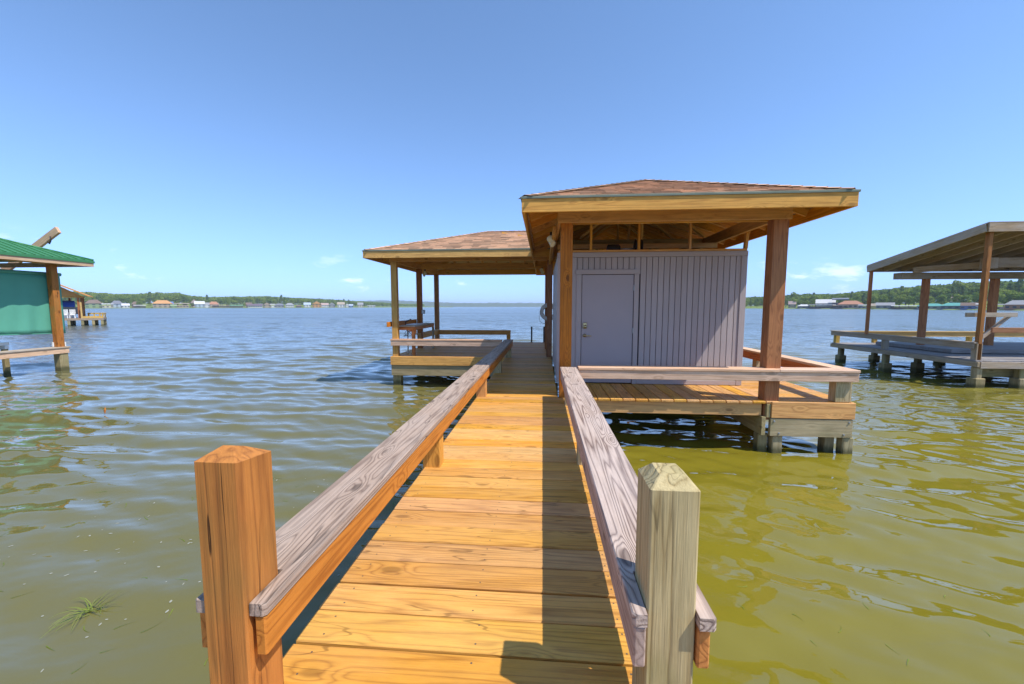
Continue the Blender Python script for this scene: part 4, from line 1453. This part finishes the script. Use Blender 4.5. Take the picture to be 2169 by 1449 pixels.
L_ = SH_L
house('pale green shore house with a broad brown roof behind the orange-gabled dock', 203, 27, 635, 651, L_, 14, 'green', 'brown', 'hip')
house('low cream cottage right of the pale green shore house', 232, 18, 643, 651, L_, 6, 'cream', 'white', 'flat')
house('two-storey pale blue shore house with dark hip roof on the left', 252, 20, 637, 651, L_, 10, 'paleblue', 'slate', 'hip')
house('low white cottage just right of the pale blue dark-roofed house', 270, 13, 643, 651, L_, 6, 'white', 'white', 'gable')
house('small brown-roofed shore cottage half hidden among left trees', 291, 13, 639, 648, L_, 24, 'brown', 'brown', 'hip', nwin=2)
house('dark boat shed with white roof at the left waterline', 300, 20, 646, 651, L_, 3, 'dark', 'white', 'flat', cat='boat shed')
house('tan shore house with wide bright orange roof', 348, 34, 636, 650, L_, 12, 'tan', 'orange', 'hip', nwin=4)
house('narrow white and navy building beside the bright orange roof', 365, 10, 639, 650, L_, 16, 'white', 'blue', 'gable', nwin=2)
house('long low tan shed right of the bright orange roof', 387, 28, 642, 650, L_, 14, 'tan', 'tan', 'flat', nwin=5)
house('small green shed at the waterline below the bright orange roof', 371, 11, 645, 651, L_, 4, 'green', 'green', 'gable', cat='shed', nwin=2)
house('tall pink-tan house with steep roof rising above left trees', 415, 13, 634, 646, L_, 36, 'pink', 'pink', 'front', nwin=2)
house('two-storey white and pale blue house near the tall pink-tan one', 426, 18, 638, 650, L_, 12, 'paleblue', 'white', 'gable')
house('small white cottage between the pale blue house and rust hip roof', 441, 10, 641, 650, L_, 10, 'white', 'grey', 'gable', nwin=2)
house('cream shore house with rust-orange hip roof', 456, 19, 639, 650, L_, 14, 'cream', 'rust', 'hip')
house('long flat tan boathouse below the rust hip roof', 471, 30, 646, 651, L_, 3, 'brown', 'tan', 'flat', cat='boathouse', nwin=5)
house('long low dark green boat shed on the middle left shore', 503, 26, 646, 651, L_, 4, 'dark', 'teal', 'flat', cat='boat shed', nwin=4)
house('grey-pink gabled house set behind the long white shore house', 530, 12, 641, 650, L_, 24, 'pink', 'brown', 'gable', nwin=2)
house('long white shore house with purple-brown roof', 543, 28, 644, 651, L_, 6, 'white', 'purple', 'gable', nwin=6)
house('brown gabled house facing the water left of middle shore', 568, 14, 641, 651, L_, 8, 'tan', 'rust', 'front', nwin=2)
house('small white house right of the brown gabled one', 580, 10, 644, 651, L_, 6, 'white', 'white', 'flat', nwin=2)
house('low house with wide slate grey roof on the middle left shore', 594, 18, 643, 651, L_, 5, 'grey', 'slate', 'hip')
house('white house with a row of dark windows on its lawn', 616, 17, 642, 649, L_, 14, 'white', 'grey', 'hip', nwin=5)
house('small brown boat shed standing alone at the lawn edge', 635, 11, 646.5, 651, L_, 3, 'dark', 'brown', 'hip', cat='boat shed', nwin=2)
house('white two-gabled house left of the big orange one', 653, 14, 641, 648, L_, 18, 'white', 'paleblue', 'gable')
house('big bright orange gabled house on the far left shore', 673, 18, 638, 650, L_, 12, 'orange', 'orange', 'front', nwin=3)
house('long white terrace right of the big orange house', 690, 15, 642, 650, L_, 10, 'white', 'pink', 'gable', nwin=4)
house('grey and white house second right of the big orange house', 705, 12, 641, 651, L_, 8, 'grey', 'white', 'front', nwin=2)
house('tan gabled house with white front farther along the left shore', 724, 15, 640, 651, L_, 10, 'white', 'tan', 'gable')
house('narrow white gabled house left of the small blue one', 737, 7, 643, 651, L_, 8, 'white', 'white', 'front', nwin=2)
house('small bright blue house near the end of the left shore', 745, 9, 644.5, 651, L_, 6, 'blue', 'paleblue', 'gable', nwin=2)
house('cream house with grey roof right of the small blue one', 765, 12, 641, 651, L_, 10, 'cream', 'grey', 'gable')
house('white boat shed at the last point of the left shore', 788, 16, 647, 651, L_, 3, 'white', 'white', 'flat', cat='boat shed', nwin=3)

R_ = SH_R
GR = 'houses on the right shore'
house('tan-roofed cottage hidden in trees at the left of the right shore', 1675, 14, 638, 648, R_, 26, 'tan', 'pink', 'gable', group=GR, nwin=2)
house('white hip-roofed boathouse leftmost on the right shore', 1700, 24, 645, 653.5, R_, 2, 'grey', 'white', 'hip', cat='boathouse', group=GR, frac=0.6)
house('large white house with white metal roof on the right shore', 1745, 34, 634, 649, R_, 22, 'white', 'white', 'gable', group=GR, nwin=4)
house('dark purple-brown modern house with sloping roof on the right shore', 1776, 28, 631, 649, R_, 24, 'purple', 'slate', 'flat', group=GR, nwin=4)
house('long grey flat-roofed boathouse below the large white house', 1738, 46, 645, 653.5, R_, 2, 'brown', 'grey', 'flat', cat='boathouse', group=GR, nwin=6)
house('pink house with orange hip roof on the right shore', 1798, 44, 637, 651, R_, 10, 'pink', 'rust', 'hip', group=GR, nwin=5)
house('low tan dock house in front of the purple-brown house', 1777, 26, 646, 654, R_, 2, 'brown', 'tan', 'flat', cat='boathouse', group=GR)
house('low white flat-roofed boathouse right of the orange hip roof', 1826, 18, 645.5, 654, R_, 2, 'grey', 'white', 'flat', cat='boathouse', group=GR)
house('small yellow cottage behind the slim shelter post on the right', 1847, 17, 643, 651, R_, 12, 'yellow', 'tan', 'gable', group=GR, nwin=2)
house('grey gable-roofed boathouse right of the small yellow cottage', 1871, 30, 641, 654.5, R_, 2, 'grey', 'grey', 'gable', cat='boathouse', group=GR)
house('long low boathouse with pale thin roof on the right shore', 1919, 52, 647, 655, R_, 2, 'brown', 'white', 'flat', cat='boathouse', group=GR, nwin=6)
house('boathouse with teal hip roof nearest the thick shelter post', 1968, 46, 643, 656, R_, 2, 'grey', 'teal', 'hip', cat='boathouse', group=GR, nwin=4)
house('tan and teal roofed boathouse between the two shelter posts', 2015, 40, 641.5, 656.5, R_, 2, 'slate', 'teal', 'hip', cat='boathouse', group=GR, nwin=4)
house('brown-roofed boathouse with blue front right of the teal roofs', 2050, 28, 641, 657, R_, 2, 'blue', 'brown', 'gable', cat='boathouse', group=GR)
house('small white-roofed boathouse behind the tall front shelter post', 2072, 14, 643, 657, R_, 3, 'white', 'white', 'flat', cat='boathouse', group=GR, nwin=2)
house('pink-brown roofed house high among the right-hand trees', 2020, 20, 629, 641, R_, 60, 'cream', 'pink', 'gable', group=GR, nwin=2)
house('pale green-roofed house uphill behind the right boathouses', 2062, 28, 631, 640, R_, 60, 'white', 'green', 'gable', group=GR)
house('pink-grey shed beside the brown pier house far right', 2120, 18, 644, 658, R_, 4, 'pink', 'grey', 'flat', cat='boathouse', group=GR, nwin=2)
house('brown pier house with orange deck front at the far right', 2152, 40, 636, 659, R_, 1, 'rust', 'grey', 'hip', cat='boathouse', group=GR, nwin=4)

# ------------------------------------------------------------------ trees
def crown_mesh(seed, kind):
    rng = np.random.default_rng(seed)
    Hh = 14.0
    lobes = []
    if kind == 'pine':
        for k in range(9):
            z = 7.5 + 6.3 * k / 8
            r = 2.6 * (1.0 - 0.55 * k / 8) * rng.uniform(0.7, 1.2)
            a = rng.uniform(0, 6.28)
            lobes.append((1.3 * math.cos(a) * (1 - k / 9), 1.3 * math.sin(a) * (1 - k / 9), z, r * 0.8, 0.75))
        nq, size = 620, 0.55
    else:
        lobes.append((0, 0, 8.0, 3.6, 3.8))
        for k in range(13):
            a = rng.uniform(0, 6.28)
            rr = rng.uniform(2.0, 3.9)
            z = rng.uniform(4.2, 11.8)
            rr *= 1.0 - 0.4 * abs(z - 7.5) / 5
            lobes.append((rr * math.cos(a), rr * math.sin(a), z, rng.uniform(1.2, 2.1), rng.uniform(1.0, 1.7)))
        nq, size = 900, 0.62
    wts = np.array([l[3] * l[4] for l in lobes])
    wts /= wts.sum()
    V, Fc = [], []
    for q in range(nq):
        cx_, cy_, cz, r, rz = lobes[rng.choice(len(lobes), p=wts)]
        d = rng.normal(size=3)
        d /= np.linalg.norm(d)
        s = rng.uniform(0.72, 1.05)
        c = np.array([cx_ + d[0] * r * s, cy_ + d[1] * r * s, cz + d[2] * rz * s])
        n = d * 0.9 + rng.normal(size=3) * 0.55 + np.array([0, 0, 0.25])
        n /= np.linalg.norm(n)
        u = np.cross(n, rng.normal(size=3))
        u /= np.linalg.norm(u)
        w = np.cross(n, u)
        sz = size * rng.uniform(0.6, 1.3)
        b = len(V)
        V += [tuple(c - u * sz), tuple(c - w * sz * 0.6), tuple(c + u * sz), tuple(c + w * sz * 0.7)]
        Fc.append((b, b + 1, b + 2, b + 3))
    return V, Fc


def trunk_mesh(seed, kind):
    rng = random.Random(seed)
    V, Fc = [], []

    def limb(pts, rs):
        b = len(V)
        for p, r in zip(pts, rs):
            for k in range(6):
                a = math.pi * k / 3
                V.append((p[0] + r * math.cos(a), p[1] + r * math.sin(a), p[2]))
        for i in range(len(pts) - 1):
            for k in range(6):
                Fc.append((b + i * 6 + k, b + i * 6 + (k + 1) % 6, b + (i + 1) * 6 + (k + 1) % 6, b + (i + 1) * 6 + k))
    lean = rng.uniform(-0.5, 0.5)
    limb([(0, 0, -1), (lean * 0.3, 0.1, 4), (lean * 0.7, 0, 8), (lean, 0, 12.5)], [0.36, 0.28, 0.2, 0.06])
    for k in range(5):
        a = rng.uniform(0, 6.28)
        z = rng.uniform(4.5, 9)
        limb([(lean * z / 12, 0, z), (1.4 * math.cos(a), 1.4 * math.sin(a), z + 1.0), (2.6 * math.cos(a), 2.6 * math.sin(a), z + 2.3)], [0.15, 0.10, 0.04])
    return V, Fc


PROTO = []
for k, kind in enumerate(('broad', 'broad', 'broad', 'broad', 'pine', 'pine')):
    V, Fc = crown_mesh(40 + k, kind)
    cm = mesh_from('crown', V, Fc, PINE if kind == 'pine' else LEAF)
    V, Fc = trunk_mesh(60 + k, kind)
    PROTO.append((mesh_from('trunk', V, Fc, TREADS), cm))


def tree(pos, hgt, wid, k, rot, label, group):
    M = Matrix.Translation(pos) @ Matrix.Rotation(rot, 4, 'Z') @ Matrix.Diagonal((wid / 14.0, wid / 14.0, hgt / 14.0, 1))
    e = bpy.data.objects.new('pine_tree' if k >= 4 else 'shore_tree', None)
    reg(e, Matrix.Translation(pos), None)
    tag(e, label, 'tree', group)
    obj('trunk', PROTO[k][0], e, M)
    obj('crown', PROTO[k][1], e, M)


SHORT_L = [(203, 'pale green shore house'), (250, 'pale blue dark-roofed house'), (298, 'white-roofed dark boat shed'), (348, 'wide bright orange roof'),
           (387, 'long low tan shed'), (420, 'tall pink-tan house'), (456, 'rust hip-roofed cream house'), (503, 'long dark green boat shed'),
           (543, 'long white purple-roofed house'), (575, 'brown gabled shore house'), (600, 'wide slate grey roof'), (630, 'white house with window row'),
           (673, 'big orange gabled house'), (705, 'grey and white house'), (740, 'small bright blue house'), (768, 'cream grey-roofed house'), (800, 'last white boat shed')]
SHORT_R = [(1600, 'empty left end of the right shore'), (1675, 'tan-roofed hidden cottage'), (1703, 'white hip-roofed boathouse'), (1745, 'large white metal-roofed house'), (1778, 'purple-brown modern house'),
           (1802, 'orange hip-roofed pink house'), (1847, 'small yellow cottage'), (1875, 'grey gabled boathouse'), (1920, 'long low pale-roofed boathouse'),
           (1968, 'larger teal-roofed boathouse'), (2015, 'second teal-roofed boathouse'), (2060, 'blue-fronted boathouse'), (2120, 'pink-grey pier shed'), (2160, 'brown orange-decked pier house')]
ORD = ['first', 'second', 'third', 'fourth', 'fifth', 'sixth', 'seventh', 'eighth', 'ninth', 'tenth', 'eleventh', 'twelfth']


def plant(tab, p0, p1, top_tab, rows, step, shorts, group, seed):
    rng = random.Random(seed)
    cells = {}
    for (off, hs, row) in rows:
        px = p0
        while px < p1:
            d = interp(tab, px) + off + rng.uniform(-8, 8)
            s = d / F_PX
            top = interp(top_tab, px)
            zt = CAM_Z + (649.5 - top) * s
            zb = land_z(max(off, 7), hill_at(tab, px))
            full = zt - zb
            h = max(3.5, min(full * hs * (rng.uniform(0.76, 1.02) if rng.random() < 0.86 else rng.uniform(1.05, 1.22)), 22))
            k = rng.choice((0, 1, 2, 3, 0, 1, 2, 3, 4, 5))
            pos = bearing(px, d, zb - 0.2)
            near = min(shorts, key=lambda q: abs(q[0] - px))[1]
            cells.setdefault((row, near, k >= 4), []).append((px, pos, h, h * rng.uniform(0.85, 1.25) if k < 4 else h * 0.9, k, rng.uniform(0, 6.28)))
            px += step / s * rng.uniform(0.75, 1.25)
    for (row, near, pine), lst in cells.items():
        lst.sort(key=lambda q: q[0])
        for i, (px, pos, h, w, k, rot) in enumerate(lst):
            what = 'pine' if pine else 'leafy tree'
            lab = '%s %s behind the %s' % (row, what, near)
            if len(lst) > 1:
                lab += ', %s from left' % ORD[i]
            tree(pos, h, w, k, rot, lab, group)


TOP_L = [(100, 619), (200, 621), (260, 625), (300, 624), (330, 622), (385, 622), (410, 629), (450, 631), (520, 630), (560, 629), (620, 632), (680, 634), (740, 637), (800, 640), (860, 643)]
TOP_R = [(1560, 628), (1600, 626), (1660, 623), (1700, 620), (1760, 620), (1800, 617), (1830, 613), (1880, 609), (1940, 603), (1990, 600), (2050, 596), (2100, 594), (2169, 592), (2260, 592)]
TOP_L = [(x, y - 3.5 * min(1, (900 - x) / 300)) for x, y in TOP_L]
plant(SH_L, 120, 845, TOP_L, ((60, 0.86, 'front-row'), (105, 1.0, 'back-row')), 11.0, SHORT_L, 'trees on the left shore', 21)
plant(SH_L, 135, 520, [(x, y + 11) for x, y in TOP_L], ((28, 0.8, 'small garden'),), 15.0, SHORT_L, 'garden trees on the left shore', 22)
plant(SH_R, 1565, 2260, TOP_R, ((38, 0.68, 'front-row'), (72, 0.88, 'middle-row'), (112, 1.0, 'back-row')), 8.5, SHORT_R, 'trees on the right shore', 23)


def woodland(name, tab, p0, p1, top_tab, n, seed, offs, label):
    """the far wood behind the trees that can be told apart"""
    rng = np.random.default_rng(seed)
    V, Fc = [], []
    for q in range(n):
        px = rng.uniform(p0, p1)
        off = rng.uniform(*offs)
        d = interp(tab, px) + off
        s = d / F_PX
        zt = CAM_Z + (649.5 - interp(top_tab, px)) * s
        zb = land_z(off, hill_at(tab, px))
        bump = 0.5 + 0.5 * math.sin(px * 0.21 + off * 0.13) * math.sin(px * 0.083 + 1.3)
        z = zb + (max(zt, zb + 3) - zb) * (rng.uniform(0.0, 1.0) ** 0.6) * (0.86 + 0.14 * bump)
        p = bearing(px, d)
        c = np.array([p.x, p.y, z])
        nn = rng.normal(size=3) + np.array([-p.x / d * 0.6, -p.y / d * 0.6, 0.5])
        nn /= np.linalg.norm(nn)
        u = np.cross(nn, rng.normal(size=3))
        u /= np.linalg.norm(u)
        w = np.cross(nn, u)
        sz = rng.uniform(0.9, 1.9)
        b = len(V)
        V += [tuple(c - u * sz), tuple(c - w * sz * 0.7), tuple(c + u * sz), tuple(c + w * sz * 0.7)]
        Fc.append((b, b + 1, b + 2, b + 3))
    o = obj(name, mesh_from(name, V, Fc, WOODS))
    o['kind'] = 'stuff'
    tag(o, label, 'woodland')


woodland('woodland', SH_L, 90, 900, [(x, y + 1.5) for x, y in TOP_L], 26000, 5, (120, 175), 'dense green wood closing the view behind the left shore')
woodland('woodland', SH_R, 1520, 2330, [(x, y + 3) for x, y in TOP_R], 26000, 6, (118, 165), 'dense green wood closing the view behind the right shore')

# ------------------------------------------------------------------ things afloat
def blades(name, ctr, n, rad, ln, seed, spread=True):
    """thin grass blades lying on the water surface"""
    rng = random.Random(seed)
    V, Fc = [], []
    for k in range(n):
        a = rng.uniform(0, 6.28)
        r = rng.uniform(0, 0.05) if spread else rad * math.sqrt(rng.random())
        b_ = rng.uniform(0, 6.28)
        x0, y0 = ctr[0] + r * math.cos(b_), ctr[1] + r * math.sin(b_)
        L = ln * rng.uniform(0.4, 1.0)
        bend = rng.uniform(-0.5, 0.5)
        w = 0.003
        b = len(V)
        for i in range(5):
            t = i / 4
            aa = a + bend * t
            x, y = x0 + math.cos(aa) * L * t, y0 + math.sin(aa) * L * t
            ww = w * (1 - 0.85 * t)
            z = water_z(x, y) + 0.003 + (0.05 * L / 0.24 * math.sin(t * 2.6) if spread else 0.0)
            V += [(x - math.sin(aa) * ww, y + math.cos(aa) * ww, z), (x + math.sin(aa) * ww, y - math.cos(aa) * ww, z + 0.001)]
        Fc += [(b + 2 * i, b + 2 * i + 1, b + 2 * i + 3, b + 2 * i + 2) for i in range(4)]
    return obj(name, mesh_from(name, V, Fc, BLADE))


o = blades('grass_clump', (-3.40, 2.57), 30, 0.0, 0.26, 3)
tag(o, 'tuft of loose green grass blades floating on the near left water', 'grass clump')
o = blades('floating_grass', (-3.6, 3.2), 90, 2.4, 0.14, 4, False)
o['kind'] = 'stuff'
tag(o, 'loose bits of cut grass scattered over the near left water', 'grass')
o = blades('floating_grass', (2.6, 2.4), 26, 1.4, 0.10, 9, False)
o['kind'] = 'stuff'
tag(o, 'few loose grass bits scattered over the near right water', 'grass')
rng = random.Random(8)
V, Fc = [], []
for k in range(130):
    cl_ = rng.choice(((-3.0, 3.1), (-4.2, 3.8), (-2.4, 4.3), (-4.6, 2.6)))
    x, y = cl_[0] + rng.gauss(0, 0.55), cl_[1] + rng.gauss(0, 0.45)
    if x > -1.4:
        continue
    a = rng.uniform(0, 3.14)
    r1, r2 = rng.uniform(0.006, 0.020), rng.uniform(0.004, 0.009)
    b = len(V)
    for i in range(6):
        t = math.pi * i / 3
        u, w = r1 * math.cos(t), r2 * math.sin(t)
        V.append((x + u * math.cos(a) - w * math.sin(a), y + u * math.sin(a) + w * math.cos(a), water_z(x, y) + 0.003))
    Fc.append(tuple(range(b, b + 6)))
o = obj('floating_flecks', mesh_from('floating_flecks', V, Fc, FLECK))
o['kind'] = 'stuff'
tag(o, 'pale petal-like flecks drifting on the near left water', 'flecks')
V = [(-9.38, 7.68, WZ - 0.02), (-9.36, 7.69, WZ + 0.07), (-9.37, 7.69, WZ + 0.15), (-9.40, 7.67, WZ + 0.06), (-9.375, 7.66, WZ + 0.07)]
o = obj('floating_leaf', mesh_from('floating_leaf', V, [(0, 1, 4), (1, 2, 4), (2, 3, 4), (3, 0, 4), (0, 3, 1), (1, 3, 2)], SIDE))
tag(o, 'small orange-brown leaf standing up from the left water', 'leaf')

# ------------------------------------------------------------------ haze over the lake
mh = bpy.data.materials.new('haze')
mh.use_nodes = True
g = NT(mh.node_tree)
g.n.remove(g.n['Principled BSDF'])
pv_ = g.node('ShaderNodeVolumePrincipled')
pv_.inputs['Color'].default_value = (0.80, 0.90, 1.0, 1)
pv_.inputs['Density'].default_value = 0.00018
pv_.inputs['Anisotropy'].default_value = 0.0
g.l.new(pv_.outputs[0], g.n['Material Output'].inputs['Volume'])
V = [(sx * 9500, sy * 9500, z) for z in (-4.0, 75.0) for sx, sy in ((-1, -1), (1, -1), (1, 1), (-1, 1))]
o = obj('haze', mesh_from('haze', V, [(3, 2, 1, 0), (4, 5, 6, 7), (0, 1, 5, 4), (1, 2, 6, 5), (2, 3, 7, 6), (3, 0, 4, 7)], mh))
o['kind'] = 'stuff'
